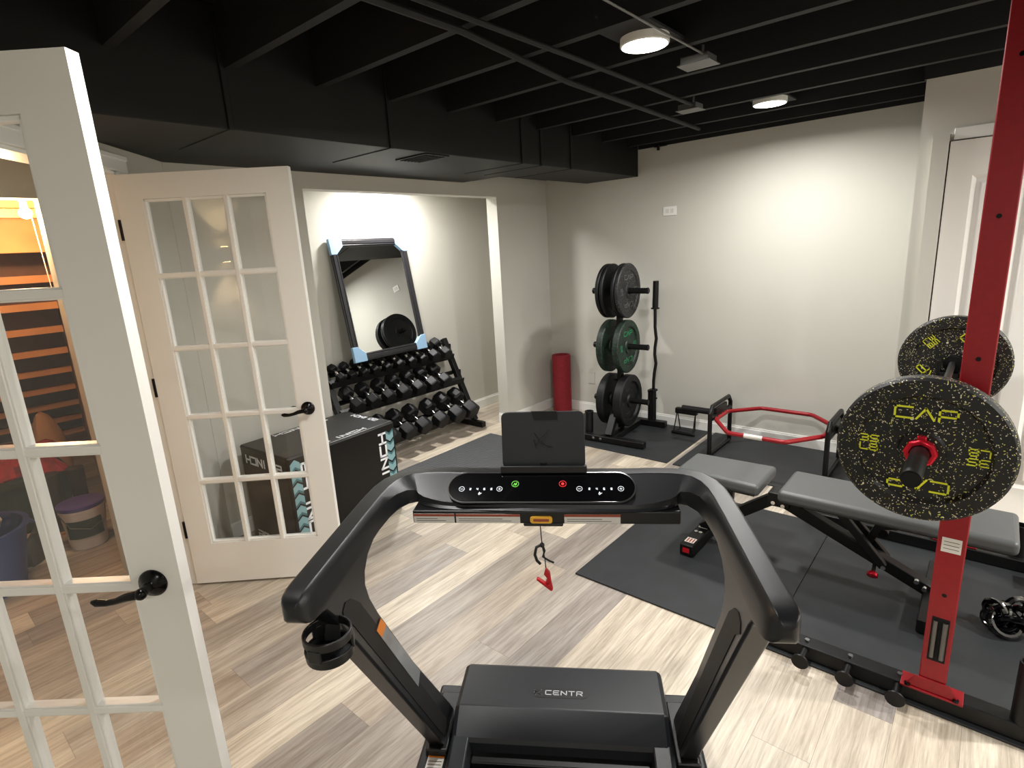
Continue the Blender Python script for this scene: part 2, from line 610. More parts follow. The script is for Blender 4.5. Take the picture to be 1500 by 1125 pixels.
b = MB(); b.bb(-0.76, -0.645, -3.0, 0.0, 0, 2.40)
b.bb(-0.645, -0.12, -3.0, -2.9, 0, 2.40)
b.bb(-0.645, -0.12, -2.9, 0.0, 2.26, 2.40)
struct(b.build('wall_alcove', M['wall']), 'greige rear wall of the alcove behind the leaning mirror', 'wall')
b = MB(); b.bb(6.0, 6.1, -6.1, -0.66, 0, H_CEIL)
struct(b.build('wall_right', M['wall']), 'greige wall outside the frame on the right', 'wall')
b = MB(); b.bb(2.0, 6.1, -6.2, -6.1, 0, H_CEIL)
struct(b.build('wall_front', M['wall']), 'greige wall behind the viewer', 'wall')

# --- angled wall holding the french doors (local x runs along the wall, local y into the gym)
DA = math.atan2(-0.685, 0.728)
DLOC = (0.365, -3.674, 0)
b = MB()
b.bb(-0.50, -0.035, -0.12, 0, 0, H_CEIL)
b.bb(1.50, 3.45, -0.12, 0, 0, H_CEIL)
b.bb(-0.035, 1.50, -0.12, 0, 2.055, H_CEIL)
o = b.build('wall_doorway', M['wall'], loc=DLOC); o.rotation_euler.z = DA
struct(o, 'angled wall around the open french doors', 'wall')
b = MB()
for y0, y1 in ((0.0, 0.018), (-0.138, -0.12)):
    b.bb(-0.115, 1.58, y0, y1, 2.055, 2.125)
    b.bb(-0.115, 1.58, y0 - 0.004 if y1 < 0 else y0, y1 if y1 < 0 else y1 + 0.006, 2.105, 2.125)
    b.bb(-0.105, -0.035, y0, y1, 0, 2.055)
    b.bb(1.50, 1.57, y0, y1, 0, 2.055)
b.bb(-0.037, -0.02, -0.125, 0.002, 0, 2.055)
b.bb(1.485, 1.502, -0.125, 0.002, 0, 2.055)
b.bb(-0.02, 1.485, -0.125, 0.002, 2.04, 2.057)
o = b.build('trim_1', M['white'], loc=DLOC, bevel=0.003); o.rotation_euler.z = DA
struct(o, 'white casing and jamb around the french doorway', 'door casing')

# --- hall and storage beyond the french doors
b = MB()
b.bb(-0.19, -0.09, -3.86, -3.36, 0, 2.36)
b.bb(-0.19, -0.09, -4.95, -3.86, 1.975, 2.36)
b.bb(-0.19, -0.09, -5.4, -4.95, 0, 2.36)
b.bb(-0.19, 2.3, -5.4, -5.3, 0, 2.36)
struct(b.build('wall_hall', M['wall']), 'hall walls beyond the french doors with the opening to the stair storage', 'wall')
b = MB()
b.prism([(-0.19, -3.36, 2.36), (-0.154, -3.35, 2.36), (2.03, -5.405, 2.36), (-0.19, -5.405, 2.36)], (0, 0, 0.04))
struct(b.build('ceiling_hall', M['wall']), 'smooth ceiling of the hall beyond the french doors', 'ceiling')
def sy_(x): return -3.857 - 0.176 * (x + 0.09)
b = MB(); b.prism([(-0.19, sy_(-0.19), 0), (-3.5, sy_(-3.5), 0), (-3.5, sy_(-3.5) + 0.05, 0), (-0.19, sy_(-0.19) + 0.05, 0)], (0, 0, 2.6))
struct(b.build('wall_storage_side', M['stud']), 'unfinished tan board wall on the right of the stair storage', 'wall')
b = MB(); b.bb(-3.5, -0.19, -5.01, -4.95, 0, 2.6)
struct(b.build('wall_storage_far', M['stud']), 'unfinished tan board wall on the left of the stair storage', 'wall')
b = MB(); b.bb(-3.5, -3.44, -4.95, -3.27, 0, 2.56)
struct(b.build('wall_storage_end', M['stud']), 'end wall of the stair storage', 'wall')
b = MB(); b.bb(-3.5, -0.19, -5.0, -3.2, 2.6, 2.64)
struct(b.build('ceiling_storage', M['stud']), 'boards above the stair storage', 'ceiling')

# --- ceiling: black subfloor, joists
b = MB(); b.bb(-0.2, 6.2, -6.2, 0.2, H_CEIL, H_CEIL + 0.06)
ceil = struct(b.build('ceiling', M['black_ceiling']), 'black painted open joist ceiling', 'ceiling')
for k in range(15):
    b = MB()
    y = -0.16 - 0.402 * k
    b.bb(0.0 if y > -3.2 else max(0.976, (-3.33 - y) * 1.063 + 0.03), 6.0, y - 0.019, y + 0.019, 2.37, H_CEIL)
    b.build('joist', M['black_ceiling'], ceil)

# --- baseboards
def base_run(name, label, segs):
    b = MB()
    for x0, y0, x1, y1, nx, ny in segs:
        t = 0.014
        b.prism([(x0, y0, 0), (x1, y1, 0), (x1 + nx * t, y1 + ny * t, 0), (x0 + nx * t, y0 + ny * t, 0)], (0, 0, 0.082))
        b.prism([(x0, y0, 0.082), (x1, y1, 0.082), (x1 + nx * t * .55, y1 + ny * t * .55, 0.082), (x0 + nx * t * .55, y0 + ny * t * .55, 0.082)], (0, 0, 0.014))
    struct(b.build(name, M['white'], bevel=0.002), label, 'baseboard')
base_run('baseboard_left', 'white baseboard along the left wall beside the red roll', [(0, -0.722, 0, 0, 1, 0), (-0.12, -0.722, 0.0, -0.722, 0, -1), (0, -3.33, 0, -2.55, 1, 0)])
base_run('baseboard_back', 'white baseboard along the long back wall', [(0, 0, 2.985, 0, 0, -1)])
base_run('baseboard_alcove', 'white baseboard inside the alcove under the mirror', [(-0.645, -2.9, -0.645, 0, 1, 0)])
base_run('baseboard_closet', 'white baseboard left of the white panel door', [(2.985, -0.66, 3.05, -0.66, 0, -1)])

# --- black duct run along the left side of the ceiling
t = thing('air_duct', 'long black painted duct under the ceiling above the alcove opening', 'duct')
b = MB(); b.prism([(0.46, -0.004, 2.15), (0.975, -0.004, 2.15), (0.975, -4.24, 2.15), (0.46, -3.755, 2.15)], (0, 0, 0.445))
for y in (-1.55, -1.35, -1.0, -2.6, -3.4):
    b.bb(0.455, 0.985, y - 0.012, y + 0.012, 2.146, 2.52)
b.build('trunk', M['duct'], t, bevel=0.004)
b = MB(); b.prism([(0.003, -1.12, 2.160), (0.43, -1.12, 2.160), (0.43, -3.73, 2.160), (0.003, -3.325, 2.160)], (0, 0, 0.015))
b.prism([(0.003, -1.0, 2.177), (0.30, -1.0, 2.177), (0.30, -3.60, 2.177), (0.003, -3.325, 2.177)], (0, 0, 0.12))
b.build('lower_panel', M['duct'], t)
b = MB(); b.bb(0.003, 0.46, -1.0, -0.004, 2.228, 2.245)
b.bb(0.30, 0.46, -3.60, -1.0, 2.19, 2.21)
b.build('side_panel', M['duct'], t)
b = MB(); b.bb(0.70, 0.955, -2.36, -2.18, 2.144, 2.15)
b.build('vent_frame', M['duct'], t, bevel=0.002)
b = MB()
for k in range(6):
    b.bb(0.72, 0.935, -2.34 + k * 0.026, -2.328 + k * 0.026, 2.141, 2.146)
b.build('vent_slot', M['dark_gap'], t)
# drywall/soffit strip closing the ceiling line over the hall side
b = MB(); b.bb(1.00, 1.4, -4.6, -4.28, 2.42, 2.55)
struct(b.build('trim_3', M['black_ceiling']), 'black blocking at the end of the duct run', 'trim')

# --- closet panel door (door_3)
dr = bpy.data.objects.new('door_3', None); COL.objects.link(dr)
struct(dr, 'white moulded panel door behind the red rack post', 'door')
dr.location = (3.12, -0.66, 0)
b = MB()
W, Hh = 0.78, 2.035
xs = [0, 0.105, 0.345, 0.435, 0.675, W]
zs = [0.01, 0.22, 0.86, 1.00, 1.86, Hh]
for i in range(5):
    for j in range(5):
        if i in (1, 3) and j in (1, 3):
            continue
        b.bb(xs[i], xs[i + 1], -0.030, 0.003, zs[j], zs[j + 1])
b.build('door_leaf', M['door_white'], dr)
for i in (1, 3):
    for j in (1, 3):
        b = MB()
        b.bb(xs[i], xs[i + 1], -0.012, 0.002, zs[j], zs[j + 1])
        x0, x1, z0, z1 = xs[i], xs[i + 1], zs[j], zs[j + 1]
        def rr(ins, y):
            return [(x0 + ins, y, z0 + ins), (x1 - ins, y, z0 + ins), (x1 - ins, y, z1 - ins), (x0 + ins, y, z1 - ins)]
        b.loft([rr(0.0, -0.030), rr(0.018, -0.015), rr(0.03, -0.015), rr(0.05, -0.028)], cap=False)
        b.bb(x0 + 0.0495, x1 - 0.0495, -0.028, -0.020, z0 + 0.0495, z1 - 0.0495)
        b.build('door_panel', M['door_white'], dr)
b = MB()
b.bb(-0.075, -0.006, -0.048, 0.0, 0, 2.075)
b.build('side_casing', M['wall'], dr)
b = MB(); b.bb(-0.006, 0.0, -0.004, 0.0, 0, 2.04); b.bb(0, 0.78, -0.004, 0, 2.035, 2.041)
b.build('gap', M['dark_gap'], dr)
b = MB(); b.bb(0.01, 0.85, -0.018, 0.0, 2.042, 2.10)
b.build('head_casing', M['white'], dr, bevel=0.003)

# --- french doors
GRID_X = (0.113, 0.655); GRID_Z = (0.235, 1.928)
def french_door(name, label, hinge, free, lever_dir=1):
    r = bpy.data.objects.new(name, None); COL.objects.link(r)
    r.location = (hinge[0], hinge[1], 0)
    r.rotation_euler.z = math.atan2(free[1] - hinge[1], free[0] - hinge[0])
    struct(r, label, 'door')
    # local: x hinge -> free, visible face at y=0, thickness towards +y
    b = MB()
    Wd, z0, z1, th = 0.767, 0.012, 2.035, 0.035
    b.bb(0, GRID_X[0], 0, th, z0, z1)
    b.bb(GRID_X[1], Wd, 0, th, z0, z1)
    b.bb(GRID_X[0], GRID_X[1], 0, th, z0, GRID_Z[0])
    b.bb(GRID_X[0], GRID_X[1], 0, th, GRID_Z[1], z1)
    b.build('door_frame', M['door_white'], r)
    # muntins, moulded section
    b = MB()
    gx = [GRID_X[0] + (GRID_X[1] - GRID_X[0]) * k / 3 for k in range(4)]
    gz = [GRID_Z[0] + (GRID_Z[1] - GRID_Z[0]) * k / 5 for k in range(6)]
    def moulding_v(x, za, zb, half=False):
        for w, y in ((0.013, 0.003), (0.009, -0.0)):
            b.bb(x - w, x + w, 0.004 - (0.004 if w < 0.01 else 0), th - 0.004 + (0.004 if w < 0.01 else 0), za, zb)
    def moulding_h(z, xa, xb):
        for w in (0.013, 0.009):
            b.bb(xa, xb, 0.004 - (0.0035 if w < 0.01 else 0), th - 0.004 + (0.0035 if w < 0.01 else 0), z - w, z + w)
    for x in gx[1:-1]:
        moulding_v(x, gz[0], gz[-1])
    for z in gz[1:-1]:
        moulding_h(z, gx[0], gx[-1])
    b.build('muntins', M['door_white'], r, bevel=0.0015)
    b = MB()
    for x in (gx[0], gx[-1]):
        s = 1 if x == gx[0] else -1
        b.bb(x, x + s * 0.012, 0.006, th - 0.006, gz[0], gz[-1])
    for z in (gz[0], gz[-1]):
        s = 1 if z == gz[0] else -1
        b.bb(gx[0], gx[-1], 0.006, th - 0.006, z, z + s * 0.012)
    b.build('glazing_bead', M['white'], r, bevel=0.003)
    b = MB(); b.bb(gx[0], gx[-1], th / 2 - 0.0015, th / 2 + 0.0015, gz[0], gz[-1])
    b.build('glass', M['pane'], r)
    # handles on both faces
    for sy, yb in ((-1, 0.0), (1, th)):
        b = MB()
        c = (0.702, yb, 0.922)
        ax = (0, sy, 0)
        b.lathe([(0, 0), (0.033, 0), (0.033, 0.004), (0.028, 0.011), (0.016, 0.016), (0.012, 0.02), (0.012, 0.045), (0, 0.047)], c, ax, 28)
        y = yb + sy * 0.048
        pts = [(0.702, y - sy * 0.006, 0.922), (0.690, y, 0.921), (0.668, y, 0.917), (0.645, y, 0.909), (0.622, y, 0.905), (0.600, y, 0.907), (0.588, y, 0.909)]
        b.tube(pts, [0.010, 0.0105, 0.0095, 0.0075, 0.0075, 0.0095, 0.004], 12)
        b.sphere((0.702, y - sy * 0.002, 0.922), 0.0135, 14)
        h = b.build('handle', M['handle_black'], r)
    for z in (1.80, 1.07, 0.32):
        b = MB()
        b.cyl((-0.006, 0.002, z - 0.045), (-0.006, 0.002, z + 0.045), 0.0075, 12)
        b.bb(-0.006, 0.0, 0.0, 0.03, z - 0.044, z + 0.044)
        b.build('hinge', M['handle_black'], r)
    return r
french_door('door_2', 'white fifteen pane french door standing open in front of the black plyometric box', (0.365, -3.674), (0.907, -3.174))
french_door('door_1', 'white fifteen pane french door standing open nearest the viewer on the left', (1.427, -4.673), (2.016, -4.182))

# ================================================================ CEILING FITTINGS
def ceiling_lamp(x, y, z, label, power=LAMP_W):
    t = thing('ceiling_light', label, 'ceiling light', (x, y, z), group='round ceiling lights')
    b = MB(); b.lathe([(0, 0.03), (0.094, 0.03), (0.094, 0.004), (0.091, 0), (0.087, 0)], n=36)
    b.build('trim_ring', M['plastic_white'], t)
    b = MB(); b.lathe([(0, -0.004), (0.070, -0.003), (0.087, 0.0), (0.087, 0.006), (0, 0.006)], n=36)
    b.build('lens', M['lens'], t)
    b = MB(); b.bb(-0.1, 0.1, -0.17, 0.17, 0.03, 0.04)
    b.build('mounting_plate', M['black_ceiling'], t)
    ld = bpy.data.lights.new('lamp_light', 'AREA')
    ld.shape = 'DISK'; ld.size = 0.16; ld.energy = power; ld.color = (1.0, 0.975, 0.94)
    lo = bpy.data.objects.new('lamp_light', ld); COL.objects.link(lo)
    ld.spread = math.radians(168)
    lo.parent = t; lo.location = (0, 0, -0.010)
    return t
ceiling_lamp(2.235, -2.33, 2.36, 'round glowing ceiling light nearer the viewer, above the floor mats', LAMP_W * 0.62)
ceiling_lamp(2.25, -0.80, 2.36, 'round glowing ceiling light nearest the back wall', LAMP_W * 0.58)
ceiling_lamp(2.24, -3.95, 2.36, 'round ceiling light above the treadmill, out of frame', LAMP_W * 0.28)
ceiling_lamp(5.3, -1.45, 2.36, 'round fill lamp added right of the rack, out of frame', LAMP_W * 1.7)  # added side fill to brighten the left walls
ceiling_lamp(5.3, -3.10, 2.36, 'round fill lamp added right of the viewer, out of frame', LAMP_W * 0.8)  # second added side fill, an invented fixture
ceiling_lamp(4.2, -5.5, 2.36, 'round fill lamp added behind the viewer, out of frame', LAMP_W * 0.45)  # weak fill added behind the camera, no known fixture there
ceiling_lamp(-0.37, -1.52, 2.225, 'round light in the alcove ceiling above the leaning mirror', ALCOVE_W)

def junction(name, label, x, y, rz, sz):
    t = thing(name, label, 'junction box', (x, y, 2.37), rz, 'grey metal ceiling boxes')
    b = MB(); b.bb(-sz, sz, -0.05, 0.05, -0.03, 0.0)
    b.build('housing', M['galv'], t, bevel=0.003)
    b = MB(); b.bb(-sz - 0.012, sz + 0.012, -0.055, 0.055, -0.034, -0.03)
    b.build('cover', M['galv'], t)
    b = MB(); b.cyl((0, 0.03, 0), (0, 0.03, 0.05), 0.012, 12)
    b.build('connector', M['steel'], t)
junction('junction_box', 'grey metal box on a joist at the end of the pale conduit', 2.31, -1.99, 0.0, 0.06)
junction('junction_box', 'grey metal box on the ceiling left of the far ceiling light', 1.925, -1.17, 0.0, 0.055)
b = MB(); b.tube([(2.35, -1.95, 2.362), (2.352, -4.6, 2.362)], 0.0042, 8)
tag(b.build('conduit', M['galv']), 'thin pale conduit running along the ceiling beside the nearer light', 'conduit')
b = MB(); b.tube([(1.96, -1.2, 2.355), (1.985, -2.5, 2.355), (1.99, -4.8, 2.355)], 0.010, 10)
tag(b.build('pipe', M['black_ceiling']), 'black painted pipe crossing the joists left of the nearer light', 'pipe')
b = MB(); b.tube([(1.70, -0.5, 2.352), (1.78, -2.2, 2.352), (1.90, -3.0, 2.352), (1.915, -4.8, 2.352)], 0.013, 10)
tag(b.build('pipe', M['black_ceiling']), 'thicker black pipe running nearest the duct', 'pipe')
b = MB(); b.tube([(1.165, -0.02, 2.372), (1.165, -0.02, 2.33)], 0.012, 10); b.tube([(1.13, -0.02, 2.362), (1.24, -0.02, 2.362)], 0.008, 8)
tag(b.build('pipe_stub', M['matte_black']), 'tiny black pipe stub where the back wall meets the ceiling', 'pipe')

t = thing('wall_outlet', 'white wall plate high on the back wall', 'outlet', (1.262, 0, 1.85))
b = MB(); b.bb(-0.058, 0.058, -0.006, 0, -0.036, 0.036); b.build('cover_plate', M['plastic_white'], t, bevel=0.002)
b = MB()
for dx in (-0.02, 0.02):
    b.bb(dx - 0.014, dx + 0.014, -0.008, -0.005, -0.017, 0.017)
b.build('socket', M['paper'], t, bevel=0.001)
t = thing('wall_outlet', 'greige painted outlet low on the back wall behind the plate tree', 'outlet', (0.47, 0, 0.35))
b = MB(); b.bb(-0.036, 0.036, -0.006, 0, -0.058, 0.058); b.build('cover_plate', M['wall'], t, bevel=0.002)

# hall sconce, seen reflected in the far french door
t = thing('wall_sconce', 'small up and down wall light in the hall, seen reflected in the far french door', 'wall light', (1.30, -5.3, 1.70))
b = MB(); b.cyl((0, 0.06, -0.055), (0, 0.06, 0.055), 0.032, 20); b.bb(-0.02, 0.02, 0, 0.04, -0.03, 0.03)
b.build('shade', M['white'], t, bevel=0.002)
for s in (1, -1):
    b = MB(); b.cyl((0, 0.06, s * 0.0555), (0, 0.06, s * 0.058), 0.026, 20); b.build('lens', M['bulb'], t)
    ld = bpy.data.lights.new('sconce_light', 'SPOT'); ld.energy = 60; ld.color = (1, 0.72, 0.42); ld.spot_size = math.radians(70); ld.spot_blend = 0.6; ld.shadow_soft_size = 0.02
    lo = bpy.data.objects.new('sconce_light', ld); COL.objects.link(lo); lo.parent = t
    lo.location = (0, 0.06, s * 0.065); lo.rotation_euler = (0 if s < 0 else PI, 0, 0)

# ================================================================ STORAGE UNDER THE STAIRS
t = thing('staircase', 'raw wood staircase seen from underneath through the near french door', 'staircase')
def zl(x): return 1.36 + 0.744 * (x + 1.5)
k = 0
x = -0.44
while x > -3.2:
    z = zl(x)
    b = MB(); b.bb(x - 0.02, x, -4.93, sy_(x) - 0.01, z, z + 0.186)
    b.build('riser', M['pine'] if k < 3 else M['riser_shaded'], t)  # lower risers get the darker brown that stands for shade
    b = MB(); b.bb(x - 0.02, x + 0.035, -4.93, sy_(x) - 0.012, z - 0.045, z)
    b.build('tread', M['pine'], t)
    x -= 0.235
    k += 1
for y in (-4.92,):
    b = MB()
    b.prism([(-0.25, y - 0.015, zl(-0.25) - 0.03), (-3.2, y - 0.015, zl(-3.2) - 0.03), (-3.2, y - 0.015, zl(-3.2) - 0.10), (-0.25, y - 0.015, zl(-0.25) - 0.14)], (0, 0.03, 0))
    b.build('stringer', M['pine'], t)
t = thing('hanging_bulb', 'bare warm bulb with a pull string under the stairs', 'light bulb', (-0.37, -3.868, 1.93))
b = MB(); b.sphere((0, 0, 0), 0.028, 16); b.build('bulb', M['bulb'], t)
b = MB(); b.cyl((0, 0, 0.02), (0, 0, 0.08), 0.016, 12); b.tube([(0, 0, 0.08), (0, 0, 0.27)], 0.004, 6); b.build('socket', M['plastic_white'], t)
b = MB(); b.tube([(0.0, 0.02, 0.02), (0.01, 0.03, -0.42)], 0.002, 6); b.build('pull_string', M['white'], t)
ld = bpy.data.lights.new('bulb_light', 'POINT'); ld.energy = 26; ld.color = (1, 0.66, 0.36); ld.shadow_soft_size = 0.03
lo = bpy.data.objects.new('bulb_light', ld); COL.objects.link(lo); lo.parent = t; lo.location = (0.02, -0.07, -0.03)

t = thing('bucket', 'white plastic bucket with a purple lid in the storage space', 'bucket', (-0.72, -3.888, 0))
b = MB(); b.lathe([(0, 0.0), (0.095, 0.0), (0.112, 0.23), (0.118, 0.235), (0.118, 0.25), (0, 0.25)], n=28); b.build('body', M['bucket'], t)
b = MB(); b.lathe([(0, 0.252), (0.12, 0.252), (0.122, 0.275), (0.105, 0.282), (0, 0.278)], n=28); b.build('lid', M['purple'], t)
b = MB(); b.tube([(0.0, -0.12, 0.235), (0.09, -0.09, 0.16), (0.125, 0, 0.13), (0.09, 0.09, 0.16), (0, 0.12, 0.235)], 0.003, 6); b.build('bail', M['steel'], t)
b = MB(); b.loft([[(0.1155 * math.cos(a) * (0.98 + 0.02), 0.1155 * math.sin(a), z) for z in (0.08, 0.19)][::1] + [(0.112 * math.cos(a), 0.112 * math.sin(a), z) for z in (0.19, 0.08)] for a in [math.radians(-60 + 12 * i) for i in range(9)]])
b.build('label', M['green_box'], t)
t = thing('tub', 'dark blue plastic tub on the storage floor', 'tub', (-0.56, -4.42, 0))
b = MB(); b.lathe([(0, 0), (0.20, 0), (0.26, 0.33), (0.275, 0.33), (0.275, 0.342), (0.25, 0.342), (0.19, 0.02), (0, 0.02)], n=36); b.build('body', M['blue_bin'], t)
b = MB(); b.tube([(0.02, 0.272, 0.31), (0.0, 0.30, 0.28), (-0.05, 0.272, 0.31)], 0.006, 6); b.build('handle', M['blue_bin'], t)
def lump(name, label, cat, c, s, m, seed, amp=0.3):
    random.seed(seed)
    b = MB(); b.sphere((0, 0, 0), 1.0, 20)
    offs = [Vector((random.uniform(-1, 1), random.uniform(-1, 1), random.uniform(-1, 1))).normalized() for _ in range(14)]
    for v in b.bm.verts:
        d = v.co.normalized()
        w = sum(max(0, d.dot(o_)) ** 10 for o_ in offs)
        v.co = Vector((v.co.x * s[0], v.co.y * s[1], max(-1, v.co.z) * s[2])) * (0.8 + amp * w)
        if v.co.z < -s[2] * 0.45:
            v.co.z = -s[2] * 0.45
    o = b.build(name, m, loc=(c[0], c[1], c[2] + s[2] * 0.45))
    tag(o, label, cat)
    return o
lump('folded_paper', 'crumpled pale paper sticking out of the blue tub', 'paper', (-0.56, -4.40, 0.30), (0.12, 0.12, 0.1), M['paper'], 3)
t = thing('storage_bin', 'dark green storage bin under the stairs heaped with red cloth', 'storage bin', (-1.42, -4.03, 0))
b = MB()
b.loft([[(sx * (0.20 + 0.02 * k), sy * (0.17 + 0.02 * k), 0.18 * k) for sx, sy in ((-1, -1), (1, -1), (1, 1), (-1, 1))] for k in range(3)])
b.build('body', M['green_box'], t, bevel=0.01)
b = MB(); b.bb(-0.25, 0.25, -0.22, -0.205, 0.33, 0.365); b.bb(-0.25, 0.25, 0.205, 0.22, 0.33, 0.365); b.bb(0.235, 0.25, -0.205, 0.205, 0.33, 0.365)
b.build('rim', M['green_box'], t)
lump('red_cloth', 'heap of red cloth on the dark green bin', 'cloth', (-1.42, -4.03, 0.366), (0.19, 0.18, 0.11), M['cloth_red'], 5, 0.45)
lump('wicker_bag', 'round tan bag leaning behind the two dark boots', 'bag', (-1.95, -3.78, 0.0), (0.15, 0.13, 0.50), M['cardboard'], 9, 0.1)
for k, (px, py, rz) in enumerate(((-1.05, -3.80, 0.05), (-1.05, -3.93, -0.05))):
    t = thing('boot', ['dark tall boot against the tan board wall', 'dark tall boot nearer the white bucket'][k], 'boot', (px, py - 0.02, 0), rz + PI / 2, 'boots in the storage space')
    b = MB()
    b.tube([(0, 0.0, 0.03), (0, 0.0, 0.12), (0, 0.005, 0.25), (0, 0.0, 0.40)], [0.04, 0.038, 0.044, 0.05], 14)
    b.tube([(0, -0.03, 0.035), (0, 0.05, 0.035), (0, 0.12, 0.03), (0, 0.145, 0.028)], [0.035, 0.034, 0.03, 0.012], 12)
    b.build('upper', M['boot'], t)
    b = MB(); b.prism([(-0.034, -0.06, 0), (0.034, -0.06, 0), (0.036, 0.1, 0), (0.015, 0.155, 0), (-0.015, 0.155, 0), (-0.036, 0.1, 0)], (0, 0, 0.014)); b.build('sole', M['cardboard'], t)
t = thing('wood_panel', 'tan wood panel leaning at the left side of the storage space', 'board', (-1.25, -4.62, 0.0))
b = MB(); b.box((0, 0, 0.40), (0.5, 0.018, 0.8), Matrix.Rotation(math.radians(4), 3, 'X')); b.build('board', M['stud'], t)
o = lump('shoe_pile', 'dark shoes piled on the floor in front of the green bin', 'shoes', (-0.72, -4.155, 0.0), (0.07, 0.055, 0.12), M['boot'], 12, 0.5)

# ================================================================ FLOOR MATS
def floor_mat(label, x0, x1, y0, y1, m, group=None, th=0.009, name='floor_mat'):
    b = MB(); b.bb(x0 - (x0 + x1) / 2, x1 - (x0 + x1) / 2, y0 - (y0 + y1) / 2, y1 - (y0 + y1) / 2, 0, th)
    o = b.build(name, m, bevel=0.002, loc=((x0 + x1) / 2, (y0 + y1) / 2, 0.0005))
    tag(o, label, 'floor mat', group)
floor_mat('black rubber mat under the weight plate tree', 0.435, 1.655, -0.852, -0.02, M['rubber_mat'], 'black rubber mats')
floor_mat('black rubber mat under the hexagonal trap bar', 1.703, 2.93, -0.856, -0.02, M['rubber_mat'], 'black rubber mats')
floor_mat('black rubber mat nearest the treadmill, under the front foot of the bench', 1.914, 2.830, -2.452, -1.233, M['rubber_mat'], 'black rubber mats')
floor_mat('black rubber mat under the rear of the bench and the red post', 2.833, 3.752, -2.452, -1.233, M['rubber_mat'], 'black rubber mats')
floor_mat('black rubber mat at the right edge of the frame', 3.755, 4.67, -2.452, -1.233, M['rubber_mat'], 'black rubber mats')
floor_mat('dark grey studded foam mat between the treadmill and the dumbbell rack', 0.036, 0.80, -2.10, -1.03, M['grey_mat'], th=0.007)

# ================================================================ TREADMILL  (local x across, y forward)
TR = thing('treadmill', 'black and graphite folding treadmill in the foreground with a tablet holder on its console', 'treadmill', (2.41, -3.26, 0), math.atan2(0.552, 0.834))
# --- sweeping handrail
outer = [(-0.402, -0.868), (-0.402, -0.866), (-0.402, -0.860), (-0.402, -0.850), (-0.402, -0.836), (-0.402, -0.815), (-0.402, -0.70), (-0.402, -0.55), (-0.401, -0.48), (-0.398, -0.43), (-0.388, -0.385), (-0.366, -0.345), (-0.335, -0.324), (-0.300, -0.315), (-0.265, -0.312), (-0.235, -0.312), (-0.20, -0.315), (0, -0.325)]
outer = outer + [(-x, y - 0.012 if abs(x) > 0.19 else y) for x, y in reversed(outer[:-1])]
N = len(outer)
secs = []
for i, (x, y) in enumerate(outer):
    a = Vector(outer[max(0, i - 1)]); c = Vector(outer[min(N - 1, i + 1)])
    t_ = (c - a).normalized()
    nx, ny = t_.y, -t_.x      # inward (to the right of travel)
    j = min(i, N - 1 - i)
    cross = {8: 0.04, 9: 0.12, 10: 0.25, 11: 0.42, 12: 0.60, 13: 0.76, 14: 0.88, 15: 0.96}.get(j, 0.0 if j < 8 else 1.0)   # 0 on the arms, 1 on the crossbar
    d1 = 0.0535 + 0.0685 * cross
    d2 = 0.0535 + 0.0755 * cross
    zb = 1.049
    zt = 1.105
    if j < 5:
        k = (0.20, 0.50, 0.74, 0.90, 0.98)[j]
    else:
        k = 1.0
    zc = 1.078
    prof = [(0.0, zt - 0.007), (0.003, zt - 0.002), (0.008, zt), (0.039, zt), (0.0425, zt - 0.0025), (0.0500 + 0.069 * cross, 1.090 - 0.026 * cross), (d1, 1.060 - 0.004 * cross), (d2, zb + 0.003), (d2 - 0.003, zb), (0.006, zb), (0.0, zb + 0.006)]
    secs.append([(x + nx * (0.026 + (d - 0.026) * k), y + ny * (0.026 + (d - 0.026) * k), zc + (z - zc) * k) for d, z in prof])
b = MB(); b.loft(secs)
hr_ = b.build('handrail', M['tread_body'], TR, sharp=30)
hr_.modifiers.new('normals', 'WEIGHTED_NORMAL').keep_sharp = True
# end caps: the underside of each arm swells into the upright
for s in (-1, 1):
    poly = [(-0.835, 1.070), (-0.842, 1.058), (-0.836, 1.049), (-0.822, 1.046), (-0.806, 1.040), (-0.792, 1.022), (-0.775, 0.995), (-0.745, 0.950),
            (-0.31, 0.27), (-0.245, 0.165), (-0.105, 0.165), (-0.15, 0.235), (-0.42, 0.615), (-0.595, 0.885), (-0.628, 0.945), (-0.640, 0.985),
            (-0.634, 1.010), (-0.612, 1.032), (-0.575, 1.045), (-0.50, 1.048), (-0.46, 1.052), (-0.46, 1.070)]
    b = MB()
    b.prism([(s * 0.3493, f, z) for f, z in poly], (s * 0.048, 0, 0))
    b.build('upright', M['tread_body'], TR, bevel=0.010, seg=4)
    # darker recessed lower leg insert
    b = MB()
    b.prism([(s * 0.3478, f, z) for f, z in ((-0.752, 0.978), (-0.752, 1.000), (-0.738, 1.010), (-0.712, 1.000), (-0.682, 0.972), (-0.632, 0.895), (-0.222, 0.255), (-0.180, 0.180), (-0.228, 0.180), (-0.288, 0.270), (-0.724, 0.955))], (s * 0.0022, 0, 0))
    b.build('upright_groove', M['recess'], TR)
    b = MB(); b.bb(s * 0.335, s * 0.405, -0.27, -0.04, 0.03, 0.175)
    b.build('hinge_bracket', M['tread_dark'], TR, bevel=0.006)
    b = MB()
    for zz, ff in ((0.14, -0.075), (0.10, -0.11)):
        b.cyl((s * 0.331, ff, zz), (s * 0.337, ff, zz), 0.007, 10)
    b.build('bolt', M['handle_black'], TR)
# grille below crossbar (black underside band)
b = MB(); b.bb(-0.303, 0.303, -0.449, -0.33, 1.019, 1.050)
b.bb(-0.045, 0.045, -0.451, -0.38, 1.013, 1.022)
b.build('lower_strip', M['tread_dark'], TR, bevel=0.003)
